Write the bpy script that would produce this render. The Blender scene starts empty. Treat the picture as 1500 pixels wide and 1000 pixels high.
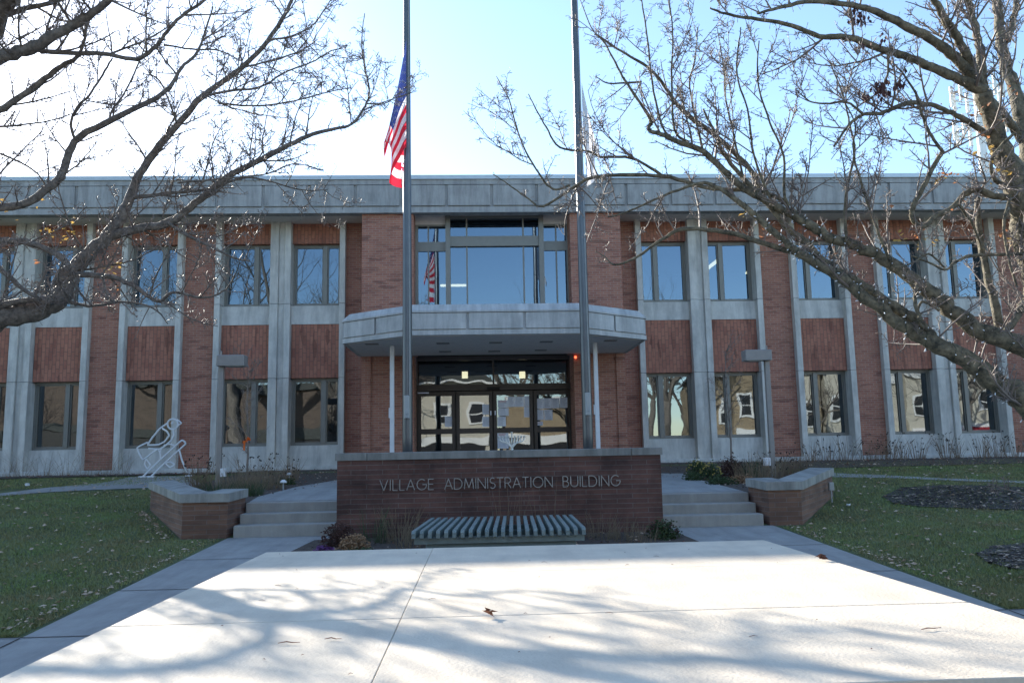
import bpy, math, random
import numpy as np
from mathutils import Vector, Matrix
R = math.radians
rng = random.Random(7)
sc = bpy.context.scene
col = sc.collection

# ------------------------------------------------------------------ camera, sky, sun, exposure
F, EYE = 1200.0, 1.3                       # focal length in photo pixels, eye height above the foot of the steps
def _basis():
    v = np.array([698 - 750, -(663 - 500), F]); v /= np.linalg.norm(v)
    h = np.array([1, 0.019, 0])
    up = np.cross(v, h); up = up if up[1] > 0 else -up
    up /= np.linalg.norm(up)
    x = np.cross(up, v); x = x if x[0] > 0 else -x
    return np.array([x, v, up])
MW = _basis()                              # world = MW @ (right, up, forward)
cam = bpy.data.cameras.new('camera'); camo = bpy.data.objects.new('camera', cam); col.objects.link(camo)
m3 = Matrix([[MW[i][0], MW[i][1], -MW[i][2]] for i in range(3)])
camo.matrix_world = Matrix.Translation((0, 0, EYE)) @ m3.to_4x4()
cam.sensor_width = 36; cam.lens = F / 1500 * 36; cam.clip_end = 3000; cam.clip_start = .05
sc.camera = camo
SUN_EL, SUN_AZ = R(22.4), R(-32.7)         # azimuth from +Y towards +X
world = bpy.data.worlds.new('World'); sc.world = world; world.use_nodes = True
wn = world.node_tree.nodes; bg = wn['Background']
sky = wn.new('ShaderNodeTexSky'); sky.sky_type = 'NISHITA'; sky.sun_disc = False
sky.sun_elevation = SUN_EL; sky.sun_rotation = SUN_AZ
sky.air_density = 1.0; sky.dust_density = 0.28; sky.ozone_density = 2.4
world.node_tree.links.new(sky.outputs[0], bg.inputs[0]); bg.inputs[1].default_value = 0.12
sl = bpy.data.lights.new('sun', 'SUN'); sl.energy = 3.8; sl.angle = R(.53); sl.color = (1, .93, .82)
so = bpy.data.objects.new('sun', sl); col.objects.link(so)
sd = Vector((math.sin(SUN_AZ) * math.cos(SUN_EL), math.cos(SUN_AZ) * math.cos(SUN_EL), math.sin(SUN_EL)))
so.rotation_euler = sd.to_track_quat('Z', 'Y').to_euler(); so.location = sd * 60
vs = sc.view_settings; vs.view_transform = 'Standard'; vs.look = 'None'; vs.exposure = 1.6; vs.gamma = 1
sc.cycles.max_bounces = 8; sc.cycles.transparent_max_bounces = 12

# ------------------------------------------------------------------ measuring helpers
def U(px, py, Y):                          # point at depth Y seen at a photo position
    d = MW @ np.array([px - 750, 500 - py, F]); return Vector(d * (Y / d[1])) + Vector((0, 0, EYE))
def UZ(px, py, z):
    d = MW @ np.array([px - 750, 500 - py, F]); return Vector(d * ((z - EYE) / d[2])) + Vector((0, 0, EYE))
def zg(y):                                 # ground height
    if y < -2: return -.664
    if y < 13.8: return -.042 * (13.8 - y)
    if y < 22.5: return .1 * (y - 13.8)
    return .87
def zl(y): return .52 + .044 * (y - 14.5)  # landing height
def on(px, py, fn, guess=15):
    d = MW @ np.array([px - 750, 500 - py, F]); lo, hi = 1., 40.
    for _ in range(60):
        m = (lo + hi) / 2
        if EYE + d[2] * m / d[1] > fn(m): lo = m
        else: hi = m
    return Vector(d * (lo / d[1])) + Vector((0, 0, EYE))

# ------------------------------------------------------------------ materials
def mat(name, base, rough=.7, metal=0, var=.25, scale=6., bump=0., bscale=40., spec=.4, emit=None, estr=0, dark=None, coords='UV'):
    m = bpy.data.materials.new(name); m.use_nodes = True
    nt = m.node_tree; N = nt.nodes; L = nt.links; b = N['Principled BSDF']
    b.inputs['Roughness'].default_value = rough; b.inputs['Metallic'].default_value = metal
    b.inputs['Specular IOR Level'].default_value = spec
    tc = N.new('ShaderNodeTexCoord'); out = tc.outputs['UV' if coords == 'UV' else 'Object']
    n1 = N.new('ShaderNodeTexNoise'); n1.inputs['Scale'].default_value = scale; n1.inputs['Detail'].default_value = 7
    n1.inputs['Roughness'].default_value = .65
    L.new(out, n1.inputs[0])
    rp = N.new('ShaderNodeValToRGB'); L.new(n1.outputs[0], rp.inputs[0])
    lo = dark or tuple(c * (1 - var) for c in base)
    rp.color_ramp.elements[0].position = .32; rp.color_ramp.elements[0].color = (*lo, 1)
    rp.color_ramp.elements[1].position = .68; rp.color_ramp.elements[1].color = (*[min(1, c * (1 + var * .45)) for c in base], 1)
    L.new(rp.outputs[0], b.inputs['Base Color'])
    if bump:
        n2 = N.new('ShaderNodeTexNoise'); n2.inputs['Scale'].default_value = bscale; n2.inputs['Detail'].default_value = 6
        L.new(out, n2.inputs[0])
        bp = N.new('ShaderNodeBump'); bp.inputs['Strength'].default_value = bump; bp.inputs['Distance'].default_value = .02
        L.new(n2.outputs[0], bp.inputs['Height']); L.new(bp.outputs[0], b.inputs['Normal'])
    if emit:
        b.inputs['Emission Color'].default_value = (*emit, 1); b.inputs['Emission Strength'].default_value = estr
    return m

def brick(name, c1, c2, mortar, w=.2, h=.0667, off=.5, rot=False, dirt=None, msz=.007, bumpd=.006):
    m = bpy.data.materials.new(name); m.use_nodes = True
    nt = m.node_tree; N = nt.nodes; L = nt.links; b = N['Principled BSDF']; b.inputs['Roughness'].default_value = .85
    tc = N.new('ShaderNodeTexCoord'); mp = N.new('ShaderNodeMapping'); L.new(tc.outputs['UV'], mp.inputs[0])
    if rot: mp.inputs['Rotation'].default_value = (0, 0, R(90))
    bt = N.new('ShaderNodeTexBrick'); L.new(mp.outputs[0], bt.inputs[0])
    bt.inputs['Scale'].default_value = 1; bt.inputs['Brick Width'].default_value = w; bt.inputs['Row Height'].default_value = h
    bt.inputs['Mortar Size'].default_value = msz; bt.inputs['Mortar Smooth'].default_value = .3; bt.inputs['Bias'].default_value = -.25
    bt.offset = off
    bt.inputs['Color1'].default_value = (*c1, 1); bt.inputs['Color2'].default_value = (*c2, 1); bt.inputs['Mortar'].default_value = (*mortar, 1)
    n1 = N.new('ShaderNodeTexNoise'); n1.inputs['Scale'].default_value = 1.3; n1.inputs['Detail'].default_value = 8; n1.inputs['Roughness'].default_value = .7
    L.new(tc.outputs['UV'], n1.inputs[0])
    mx = N.new('ShaderNodeMix'); mx.data_type = 'RGBA'; mx.blend_type = 'MULTIPLY'; mx.inputs['Factor'].default_value = .8 if dirt else .45
    rp = N.new('ShaderNodeValToRGB'); L.new(n1.outputs[0], rp.inputs[0])
    rp.color_ramp.elements[0].position = .38; rp.color_ramp.elements[0].color = (*((dirt,) * 3 if dirt else (.6,) * 3), 1)
    rp.color_ramp.elements[1].position = .6; rp.color_ramp.elements[1].color = (1, 1, 1, 1)
    L.new(bt.outputs[0], mx.inputs[6]); L.new(rp.outputs[0], mx.inputs[7])
    # scattered single dark bricks
    vo = N.new('ShaderNodeTexVoronoi'); vo.inputs['Scale'].default_value = 1.0
    mp2 = N.new('ShaderNodeMapping'); L.new(mp.outputs[0], mp2.inputs[0]); mp2.inputs['Scale'].default_value = (1 / w * .5, 1 / h, 1)
    L.new(mp2.outputs[0], vo.inputs[0])
    r2 = N.new('ShaderNodeValToRGB'); L.new(vo.outputs['Color'], r2.inputs[0])
    r2.color_ramp.elements[0].position = .12; r2.color_ramp.elements[0].color = (.42, .40, .42, 1)
    r2.color_ramp.elements[1].position = .3; r2.color_ramp.elements[1].color = (1, 1, 1, 1)
    m2 = N.new('ShaderNodeMix'); m2.data_type = 'RGBA'; m2.blend_type = 'MULTIPLY'; m2.inputs['Factor'].default_value = .6
    L.new(mx.outputs[2], m2.inputs[6]); L.new(r2.outputs[0], m2.inputs[7]); L.new(m2.outputs[2], b.inputs['Base Color'])
    bp = N.new('ShaderNodeBump'); bp.inputs['Distance'].default_value = bumpd; bp.inputs['Strength'].default_value = .7; bp.invert = True
    L.new(bt.outputs['Fac'], bp.inputs['Height']); L.new(bp.outputs[0], b.inputs['Normal'])
    return m

def glass(name, refl=.55, tint=(.34, .40, .44), gl=(.42, .60, .80), wave=.0009):
    m = bpy.data.materials.new(name); m.use_nodes = True
    nt = m.node_tree; N = nt.nodes; L = nt.links; N.remove(N['Principled BSDF']); o = N['Material Output']
    t = N.new('ShaderNodeBsdfTransparent'); t.inputs[0].default_value = (*tint, 1)
    g = N.new('ShaderNodeBsdfGlossy'); g.inputs['Color'].default_value = (*gl, 1); g.inputs['Roughness'].default_value = .012
    mx = N.new('ShaderNodeMixShader'); mx.inputs[0].default_value = refl
    L.new(t.outputs[0], mx.inputs[1]); L.new(g.outputs[0], mx.inputs[2]); L.new(mx.outputs[0], o.inputs[0])
    tc = N.new('ShaderNodeTexCoord'); n = N.new('ShaderNodeTexNoise'); n.inputs['Scale'].default_value = 1.1; n.inputs['Detail'].default_value = 1
    L.new(tc.outputs['UV'], n.inputs[0])
    bp = N.new('ShaderNodeBump'); bp.inputs['Strength'].default_value = 1; bp.inputs['Distance'].default_value = wave
    L.new(n.outputs[0], bp.inputs['Height']); L.new(bp.outputs[0], g.inputs['Normal'])
    return m

def concrete(name, base, stain=.55, joint=None):
    m = mat(name, base, .85, var=.16, scale=2.2, bump=.25, bscale=70)
    nt = m.node_tree; N = nt.nodes; L = nt.links; b = N['Principled BSDF']
    src = b.inputs['Base Color'].links[0].from_socket
    tc = N.new('ShaderNodeTexCoord'); mp = N.new('ShaderNodeMapping'); mp.inputs['Scale'].default_value = (3.5, .5, 1); L.new(tc.outputs['UV'], mp.inputs[0])
    n = N.new('ShaderNodeTexNoise'); n.inputs['Scale'].default_value = 1.2; n.inputs['Detail'].default_value = 8; n.inputs['Roughness'].default_value = .7; L.new(mp.outputs[0], n.inputs[0])
    rp = N.new('ShaderNodeValToRGB'); L.new(n.outputs[0], rp.inputs[0])
    rp.color_ramp.elements[0].position = .35; rp.color_ramp.elements[0].color = (stain, stain, stain * 1.02, 1)
    rp.color_ramp.elements[1].position = .58; rp.color_ramp.elements[1].color = (1, 1, 1, 1)
    mx = N.new('ShaderNodeMix'); mx.data_type = 'RGBA'; mx.blend_type = 'MULTIPLY'; mx.inputs['Factor'].default_value = .7
    L.new(src, mx.inputs[6]); L.new(rp.outputs[0], mx.inputs[7]); L.new(mx.outputs[2], b.inputs['Base Color'])
    return m

M = {}
M['conc'] = concrete('facade_concrete', (.58, .57, .53), .55)
M['concfascia'] = concrete('fascia_concrete', (.37, .375, .37), .5)
M['conccanopy'] = concrete('canopy_concrete', (.52, .525, .51), .55)
M['soffit'] = mat('soffit', (.66, .63, .60), .9, var=.1)
M['coping'] = concrete('coping_stone', (.36, .36, .33), .45)
M['signcoping'] = concrete('sign_coping', (.27, .27, .25), .45)
M['walk'] = concrete('walk_concrete', (.35, .345, .325), .75)
M['step'] = concrete('step_concrete', (.36, .345, .31), .75)
M['cap'] = mat('metal_cap', (.42, .46, .48), .4, .6, var=.08)
M['brick'] = brick('wall_brick', (.40, .175, .118), (.285, .108, .080), (.37, .27, .21))
M['soldier'] = brick('spandrel_brick', (.41, .175, .115), (.30, .115, .080), (.22, .115, .085), w=.245, h=.105, off=0.5, rot=True, msz=.010, bumpd=.012)
M['signbrick'] = brick('sign_brick', (.165, .078, .060), (.105, .055, .048), (.19, .155, .14), w=.50, h=.076, dirt=.34, msz=.006)
M['plantbrick'] = brick('planter_brick', (.24, .13, .085), (.155, .085, .062), (.22, .175, .15), w=.40, h=.076, dirt=.6, msz=.006)
M['frame'] = mat('window_frame', (.20, .195, .175), .45, .3, var=.08)
M['bronze'] = mat('door_bronze', (.052, .042, .036), .4, .3, var=.1)
M['glass'] = glass('window_glass', .6, (.30, .36, .40), (.19, .25, .31))
M['glassclear'] = glass('lower_window_glass', .6, (.30, .36, .40), (.27, .31, .34), .0035)
M['glasslow'] = glass('door_glass', .5, (.35, .38, .38), (.30, .33, .35), .003)
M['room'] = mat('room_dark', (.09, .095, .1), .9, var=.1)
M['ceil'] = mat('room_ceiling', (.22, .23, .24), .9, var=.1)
M['lamp'] = mat('lit_lamp', (.9, .88, .7), .5, emit=(1, .9, .6), estr=1.6)
M['red'] = mat('red_light', (.6, .05, .03), .4, emit=(1, .12, .05), estr=1.2)
M['pole'] = mat('pole_metal', (.125, .135, .145), .36, .7, var=.12, scale=3)
M['rope'] = mat('rope', (.35, .35, .34), .9)
M['grey'] = mat('box_grey', (.36, .38, .38), .5, .2, var=.08)
M['lamphead'] = mat('lamp_grey', (.27, .255, .24), .5, .2, var=.1)
M['white'] = mat('white_paint', (.74, .75, .76), .45, var=.05)
M['tubewhite'] = mat('tube_paint', (.68, .70, .72), .4, var=.08)
M['deck'] = concrete('deck_paint', (.74, .64, .50), .84)
M['timber'] = mat('stage_timber', (.30, .22, .14), .8, var=.25)
M['bench'] = mat('bench_paint', (.205, .25, .235), .55, var=.3, scale=7, bump=.2)
M['benchbase'] = mat('bench_base', (.17, .225, .225), .7, var=.15)
M['letter'] = mat('letter_metal', (.30, .31, .32), .35, .7, var=.15)
M['stalk'] = mat('dry_stalk', (.22, .155, .10), .9, var=.3, coords='Object')
M['drygrass'] = mat('dry_grass', (.25, .19, .12), .9, var=.3, coords='Object')
M['seed'] = mat('seed_head', (.025, .02, .018), .9)
M['green'] = mat('leaf_green', (.055, .085, .03), .7, var=.4, coords='Object', scale=20)
M['mumdark'] = mat('mum_dark', (.085, .04, .03), .8, var=.4, coords='Object', scale=20)
M['mumtan'] = mat('mum_tan', (.36, .22, .12), .8, var=.35, coords='Object', scale=20)
M['mumyellow'] = mat('mum_yellow', (.55, .42, .10), .7, var=.2, coords='Object', scale=20)
M['mumpurple'] = mat('mum_purple', (.16, .06, .2), .7, var=.3, coords='Object', scale=20)
M['ribbon'] = mat('orange_ribbon', (.85, .17, .02), .5, var=.1)
M['soil'] = mat('soil', (.11, .085, .068), .95, var=.5, scale=14, bump=.9, bscale=30)
M['mulch'] = mat('mulch', (.075, .062, .056), .95, var=.5, scale=25, bump=1, bscale=30)
M['mulchchip'] = mat('mulch_chip', (.13, .10, .085), .95, var=.4)
M['asphalt'] = mat('asphalt', (.10, .10, .10), .9, var=.2, scale=4, bump=.3, bscale=120)
M['bark'] = mat('bark', (.18, .155, .13), .75, var=.55, scale=16, bump=.9, bscale=26, coords='Object', dark=(.06, .052, .045))
M['barkmoss'] = mat('bark_lichen', (.20, .17, .11), .75, var=.5, scale=13, bump=1.0, bscale=30, coords='Object', dark=(.035, .032, .022))
M['twig'] = mat('twig', (.21, .17, .145), .55, var=.3, scale=12, coords='Object', spec=.5)
M['leaforange'] = mat('leaf_orange', (.52, .22, .10), .6, var=.4, scale=15, coords='Object')
M['leafyellow'] = mat('leaf_yellow', (.55, .35, .10), .6, var=.3, scale=15, coords='Object')
M['leafdark'] = mat('leaf_dark', (.09, .04, .04), .8, var=.3, scale=15, coords='Object')
M['leaflit'] = mat('fallen_leaf', (.56, .43, .32), .85, var=.45, scale=9, coords='Object')
M['leafbrown'] = mat('leaf_brown', (.22, .09, .05), .8, var=.3)
M['paper'] = mat('paper', (.72, .74, .80), .8, var=.05)
M['ink'] = mat('ink_grey', (.35, .37, .44), .9)
M['inkred'] = mat('ink_red', (.55, .12, .10), .9)
M['silver'] = mat('silver', (.86, .86, .82), .3, .25, var=.05)
M['bulb'] = mat('bulb', (.82, .84, .86), .25, var=.03)
M['wire'] = mat('wire', (.02, .035, .02), .6)
M['flagred'] = mat('flag_red', (.62, .03, .06), .8, var=.08)
M['flagwhite'] = mat('flag_white', (.78, .78, .80), .8, var=.04)
M['flagblue'] = mat('flag_blue', (.03, .05, .20), .8, var=.1)
for k in ('leaforange', 'leafyellow', 'flagred', 'flagwhite', 'flagblue'):   # thin things let light through
    nt = M[k].node_tree; N = nt.nodes; b = N['Principled BSDF']; o = N['Material Output']
    tr = N.new('ShaderNodeBsdfTranslucent'); nt.links.new(b.inputs['Base Color'].links[0].from_socket, tr.inputs[0])
    mx = N.new('ShaderNodeMixShader'); mx.inputs[0].default_value = .45
    nt.links.new(b.outputs[0], mx.inputs[1]); nt.links.new(tr.outputs[0], mx.inputs[2]); nt.links.new(mx.outputs[0], o.inputs[0])

def grass_mat():
    m = mat('lawn', (.125, .150, .060), .95, var=.5, scale=.9, bump=.8, bscale=90)
    return m
M['lawn'] = grass_mat()
M['blade'] = mat('grass_blade', (.155, .215, .065), .7, var=.45, scale=.8, coords='Object', dark=(.25, .205, .10))

# ------------------------------------------------------------------ mesh builder
class MB:
    def __init__(s): s.v = []; s.f = []; s.mi = []; s.k = 0
    def poly(s, pts, m=None):
        n = len(s.v); s.v += [tuple(p) for p in pts]; s.f.append(tuple(range(n, n + len(pts)))); s.mi.append(s.k if m is None else m); return s
    def hexa(s, p):                        # 8 corners: bottom 4 (ccw from above), top 4
        n = len(s.v); s.v += [tuple(q) for q in p]
        for f in ((3, 2, 1, 0), (4, 5, 6, 7), (0, 1, 5, 4), (1, 2, 6, 5), (2, 3, 7, 6), (3, 0, 4, 7)):
            s.f.append(tuple(n + i for i in f)); s.mi.append(s.k)
        return s
    def box(s, x0, x1, y0, y1, z0, z1):
        return s.hexa([(x0, y0, z0), (x1, y0, z0), (x1, y1, z0), (x0, y1, z0), (x0, y0, z1), (x1, y0, z1), (x1, y1, z1), (x0, y1, z1)])
    def bbox(s, x0, x1, y0, y1, z0, z1, b=.012):   # box with chamfered vertical and top edges
        a = [(x0 + b, y0), (x1 - b, y0), (x1, y0 + b), (x1, y1 - b), (x1 - b, y1), (x0 + b, y1), (x0, y1 - b), (x0, y0 + b)]
        i = [(x0 + 2 * b, y0 + b), (x1 - 2 * b, y0 + b), (x1 - b, y0 + 2 * b), (x1 - b, y1 - 2 * b), (x1 - 2 * b, y1 - b), (x0 + 2 * b, y1 - b), (x0 + b, y1 - 2 * b), (x0 + b, y0 + 2 * b)]
        return s.rings([[(p[0], p[1], z0) for p in a], [(p[0], p[1], z1 - b) for p in a], [(p[0], p[1], z1) for p in i]])
    def rings(s, rs, cap=True):
        n = len(s.v); k = len(rs[0])
        for r in rs: s.v += [tuple(p) for p in r]
        for i in range(len(rs) - 1):
            for j in range(k):
                a = n + i * k + j; b = n + i * k + (j + 1) % k
                s.f.append((a, b, b + k, a + k)); s.mi.append(s.k)
        if cap:
            s.f.append(tuple(n + j for j in reversed(range(k)))); s.mi.append(s.k)
            s.f.append(tuple(n + (len(rs) - 1) * k + j for j in range(k))); s.mi.append(s.k)
        return s
    def prism(s, xy, z0, z1):
        f0 = z0 if callable(z0) else (lambda x, y: z0); f1 = z1 if callable(z1) else (lambda x, y: z1)
        return s.rings([[(x, y, f0(x, y)) for x, y in xy], [(x, y, f1(x, y)) for x, y in xy]])
    def tube(s, pts, rad, n=8, cap=True, m=None):
        k0 = s.k; s.k = k0 if m is None else m
        pts = [Vector(p) for p in pts]; k = len(pts)
        if not hasattr(rad, '__len__'): rad = [rad] * k
        ref = None; rs = []
        for i in range(k):
            t = (pts[min(i + 1, k - 1)] - pts[max(i - 1, 0)])
            t = t.normalized() if t.length > 1e-9 else Vector((0, 0, 1))
            if ref is None: ref = t.orthogonal().normalized()
            ref = (ref - t * ref.dot(t)); ref = ref.normalized() if ref.length > 1e-6 else t.orthogonal().normalized()
            bi = t.cross(ref)
            rs.append([pts[i] + (ref * math.cos(2 * math.pi * j / n) + bi * math.sin(2 * math.pi * j / n)) * rad[i] for j in range(n)])
        s.rings(rs, cap); s.k = k0; return s
    def ball(s, c, rx, ry=None, rz=None, n=8, m=6):
        ry = ry or rx; rz = rz or rx
        return s.rings([[(c[0] + rx * math.sin(math.pi * i / m) * math.cos(2 * math.pi * j / n), c[1] + ry * math.sin(math.pi * i / m) * math.sin(2 * math.pi * j / n), c[2] - rz * math.cos(math.pi * i / m)) for j in range(n)] for i in [.15] + list(range(1, m)) + [m - .15]])
    def obj(s, name, mats, parent=None, smooth=False, loc=None):
        me = bpy.data.meshes.new(name)
        off = Vector(loc) if loc is not None else Vector((0, 0, 0))
        V = np.array(s.v, dtype=np.float64).reshape(-1, 3)
        me.from_pydata((V - np.array(off)).tolist(), [], s.f)
        for m in (mats if isinstance(mats, (list, tuple)) else [mats]): me.materials.append(m)
        me.polygons.foreach_set('material_index', s.mi)
        if smooth: me.polygons.foreach_set('use_smooth', [True] * len(s.f))
        uv = me.uv_layers.new(name='UVMap')
        nl = len(me.loops); li = np.empty(nl, dtype=np.int32); me.loops.foreach_get('vertex_index', li)
        npoly = len(me.polygons); nrm = np.empty(npoly * 3); me.polygons.foreach_get('normal', nrm); nrm = np.abs(nrm.reshape(-1, 3))
        tot = np.empty(npoly, dtype=np.int32); me.polygons.foreach_get('loop_total', tot)
        pi = np.repeat(np.arange(npoly), tot); P = V[li]; q = nrm[pi]
        u = np.where(q[:, 2] > .72, P[:, 0], np.where(q[:, 0] > q[:, 1] * 1.15, P[:, 1], P[:, 0]))
        w = np.where(q[:, 2] > .72, P[:, 1], P[:, 2])
        uv.data.foreach_set('uv', np.stack([u, w], 1).astype(np.float32).ravel())
        o = bpy.data.objects.new(name, me); col.objects.link(o)
        if parent is not None:
            o.parent = parent; o.location = off - Vector(parent.get('_abs', (0, 0, 0)))
        else: o.location = off
        o['_abs'] = tuple(off)
        return o

def tag(o, label=None, cat=None, group=None, kind=None):
    if label: o['label'] = label
    if cat: o['category'] = cat
    if group: o['group'] = group
    if kind: o['kind'] = kind
    return o
def thing(name, label, cat, loc=(0, 0, 0), group=None):
    o = bpy.data.objects.new(name, None); col.objects.link(o); o.location = loc; o['_abs'] = tuple(loc); o.empty_display_size = .2
    return tag(o, label, cat, group)
def struct(mb, name, m, label=None, cat=None, smooth=False):
    o = mb.obj(name, m, smooth=smooth); tag(o, label, cat, kind='structure'); return o

# ------------------------------------------------------------------ ground, walks, lawn
def drape(poly, fn, off, step=.5):
    """polygon (convex or star-shaped about its mean) draped over a height function"""
    mb = MB(); c = Vector((sum(p[0] for p in poly) / len(poly), sum(p[1] for p in poly) / len(poly)))
    ring = []
    for i in range(len(poly)):
        a = Vector(poly[i][:2]); b = Vector(poly[(i + 1) % len(poly)][:2]); n = max(1, int((b - a).length / step))
        ring += [a.lerp(b, j / n) for j in range(n)]
    K = 10; rows = [[c.lerp(p, k / K) for p in ring] for k in range(0, K + 1)]
    n = len(ring)
    for r in rows: mb.v += [(p.x, p.y, fn(p.y) + off) for p in r]
    for k in range(K):
        for j in range(n):
            a = k * n + j; b = k * n + (j + 1) % n
            mb.f.append((a, b, b + n, a + n) if k else (a, b + n, a + n)); mb.mi.append(0)
    return mb
def sheet(x0, x1, ys, off, fn=zg):
    mb = MB()
    for y in ys: mb.v += [(x0, y, fn(y) + off), (x1, y, fn(y) + off)]
    for i in range(len(ys) - 1): mb.f.append((2 * i, 2 * i + 1, 2 * i + 3, 2 * i + 2)); mb.mi.append(0)
    return mb
struct(sheet(-900, 900, [-900, -60, -2, 13.8, 22.5, 60, 900], 0), 'ground', M['lawn'], 'green lawn with fallen leaves sloping up to the building', 'lawn')
struct(sheet(-4.05, 4.94, [-2, 13.8], .008), 'walkway', M['walk'])
struct(sheet(-60, 60, [-5, 7.75], .004), 'pavement', M['walk'])
struct(sheet(-120, 120, [-18, -5], .012), 'road', M['asphalt'])
struct(sheet(-120, 120, [-24, -18], .016), 'far_pavement', M['walk'])
jb = MB(); 
for y in (2.2, 7.72, 9.7, 11.7):
    for (a, b) in ((-4.05, -2.6), (3.15, 4.94)) if y > 8 else ((-9, 9),): jb.poly([(a, y - .009, zg(y) + .013), (b, y - .009, zg(y) + .013), (b, y + .009, zg(y) + .0135), (a, y + .009, zg(y) + .0135)])
for x in (-5.55, -4.05, 4.94, 6.4):
    jb.poly([(x - .008, 4, zg(4) + .013), (x + .008, 4, zg(4) + .013), (x + .008, 7.7, zg(7.7) + .013), (x - .008, 7.7, zg(7.7) + .013)])
struct(jb, 'pavement_joints', M['seed'])
def px_strip(up, lo, fn=zg):
    a = [on(x, y, fn) for x, y in up]; b = [on(x, y, fn) for x, y in lo]; mb = MB()
    n = 24; 
    def at(l, t):
        t *= len(l) - 1; i = min(int(t), len(l) - 2); return l[i].lerp(l[i + 1], t - i)
    for k in range(n + 1):
        p, q = at(a, k / n), at(b, k / n); mb.v += [(p.x, p.y, fn(p.y) + .012), (q.x, q.y, fn(q.y) + .012)]
    for k in range(n): mb.f.append((2 * k, 2 * k + 1, 2 * k + 3, 2 * k + 2)); mb.mi.append(0)
    return mb
struct(px_strip([(-60, 729), (0, 723), (64, 715), (154, 707), (192, 698.5), (275, 697)], [(-60, 732), (0, 727), (64, 721.5), (130, 718), (224, 714.5), (300, 712)]), 'path', M['walk'])
struct(px_strip([(1215, 693), (1292, 696), (1388, 701), (1560, 707)], [(1215, 699), (1300, 700), (1388, 704), (1560, 710)]), 'path', M['walk'])
# planting ground behind the planter walls and the landing that crosses it
bed = [(-6.3, 16.7), (-4.75, 14.0), (-4.1, 14.0), (-4.1, 14.76), (4.85, 14.76), (4.9, 14.0), (5.4, 14.0), (7.1, 16.5), (7.3, 23.9), (-6.4, 23.9)]
struct(MB().prism(bed, lambda x, y: -.3, lambda x, y: zl(y) - .012), 'planting_bed', M['soil'])
la = [(-3.97, 14.752), (4.78, 14.752)] + [tuple(on(x, y, zl)[:2]) for x, y in ((1008, 698), (1000, 693), (968, 693))] + [(3.6, 23.8), (-2.6, 23.8)] + [tuple(on(x, y, zl)[:2]) for x, y in ((493, 703), (437, 712), (378, 727))]
struct(MB().prism(la, lambda x, y: zl(y) - .15, lambda x, y: zl(y)), 'landing', M['walk'])
fb = [(-2.55, 13.25), (-2.75, 11.5), (-2.3, 8.8), (3.0, 8.8), (3.3, 11.5), (3.15, 13.25)]
struct(drape(fb, zg, .022), 'flower_bed', M['soil'])
struct(drape([(-20, 23.7), (-20, 21.9), (-14, 22.2), (-9, 22.4), (-6.4, 22.4), (-6.4, 23.7)], zg, .02), 'facade_bed', M['soil'])
struct(drape([(7.2, 23.7), (7.2, 20.9), (10, 21.1), (15, 21.2), (22, 21.2), (22, 23.7)], zg, .02), 'facade_bed', M['soil'])
def ring_px(pts): 
    return [on(x, y, zg) for x, y in pts]
def mulch(pxs, n, label, seed):
    poly = [tuple(p[:2]) for p in ring_px(pxs)]; mb = drape(poly, zg, .02); r = random.Random(seed); c = Vector((sum(p[0] for p in poly) / len(poly), sum(p[1] for p in poly) / len(poly)))
    for i in range(n):
        e = Vector(poly[r.randrange(len(poly))]); e2 = Vector(poly[r.randrange(len(poly))]); p = c.lerp(e, r.random() ** .5 * 1.04).lerp(c.lerp(e2, r.random() ** .5 * 1.04), r.random())
        q = Vector((p.x, p.y, zg(p.y) + r.uniform(.021, .034))); a = r.uniform(0, 6.28); L_ = r.uniform(.015, .05); w = L_ * .35
        d = Vector((math.cos(a), math.sin(a), r.uniform(-.12, .12))) * L_; o = Vector((-math.sin(a), math.cos(a), r.uniform(-.2, .2))) * w
        mb.poly([q - d - o, q + d - o, q + d + o, q - d + o], r.choice((0, 0, 1, 1, 2)))
    tag(mb.obj('mulch_bed', [M['mulch'], M['mulchchip'], M['leaflit']]), label, 'mulch', kind='stuff')
mulch([(1293, 728), (1320, 715), (1380, 711), (1450, 712), (1530, 716), (1590, 730), (1520, 748), (1440, 746), (1350, 743), (1310, 738)], 2600, 'wide dark mulch bed in the lawn near the upper path', 1)
mulch([(1430, 812), (1455, 801), (1510, 796), (1590, 800), (1620, 822), (1560, 842), (1480, 834), (1445, 824)], 1200, 'small dark mulch patch in the lawn at the right edge', 2)

def in_lawn(x, y):
    if not (7.8 < y < 22.2): return False
    if -4.12 < x < 5.0 and y < 13.9: return False
    if y >= 13.6:
        if -4.8 < x < 5.45: return False
        if x < 0 and y < 16.8 and x > -4.8 - (y - 13.7) * .56: return False
        if x > 0 and y < 16.8 and x < 5.45 + (y - 13.7) * .62: return False
        if -6.55 < x < 7.35 and y > 16.5: return False
    return True
def blades():
    mb = MB(); r = np.random.RandomState(3); n = 0
    V = []; Fc = []
    while n < 110000:
        y = 7.8 + (22.2 - 7.8) * r.rand() ** 1.9; x = r.uniform(-15.5, 17.0)
        if abs(x) > .68 * y + .4 or not in_lawn(x, y): continue
        if x < 0 and y > 18.9 and abs(y - (19.9 + (x + 10) * .1)) < .5: continue
        a = r.uniform(0, 6.28); h = r.uniform(.018, .045); w = r.uniform(.003, .006) * (1 + y * .06); lx, ly = r.normal(0, .016, 2)
        z = zg(y); k = len(V)
        V += [(x - w * math.cos(a), y - w * math.sin(a), z), (x + w * math.cos(a), y + w * math.sin(a), z), (x + lx, y + ly, z + h)]
        Fc.append((k, k + 1, k + 2)); n += 1
    mb.v = V; mb.f = Fc; mb.mi = [0] * len(Fc)
    return mb
tag(blades().obj('lawn_grass', M['blade']), 'short green grass blades covering the lawns', 'grass', kind='stuff')
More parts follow.
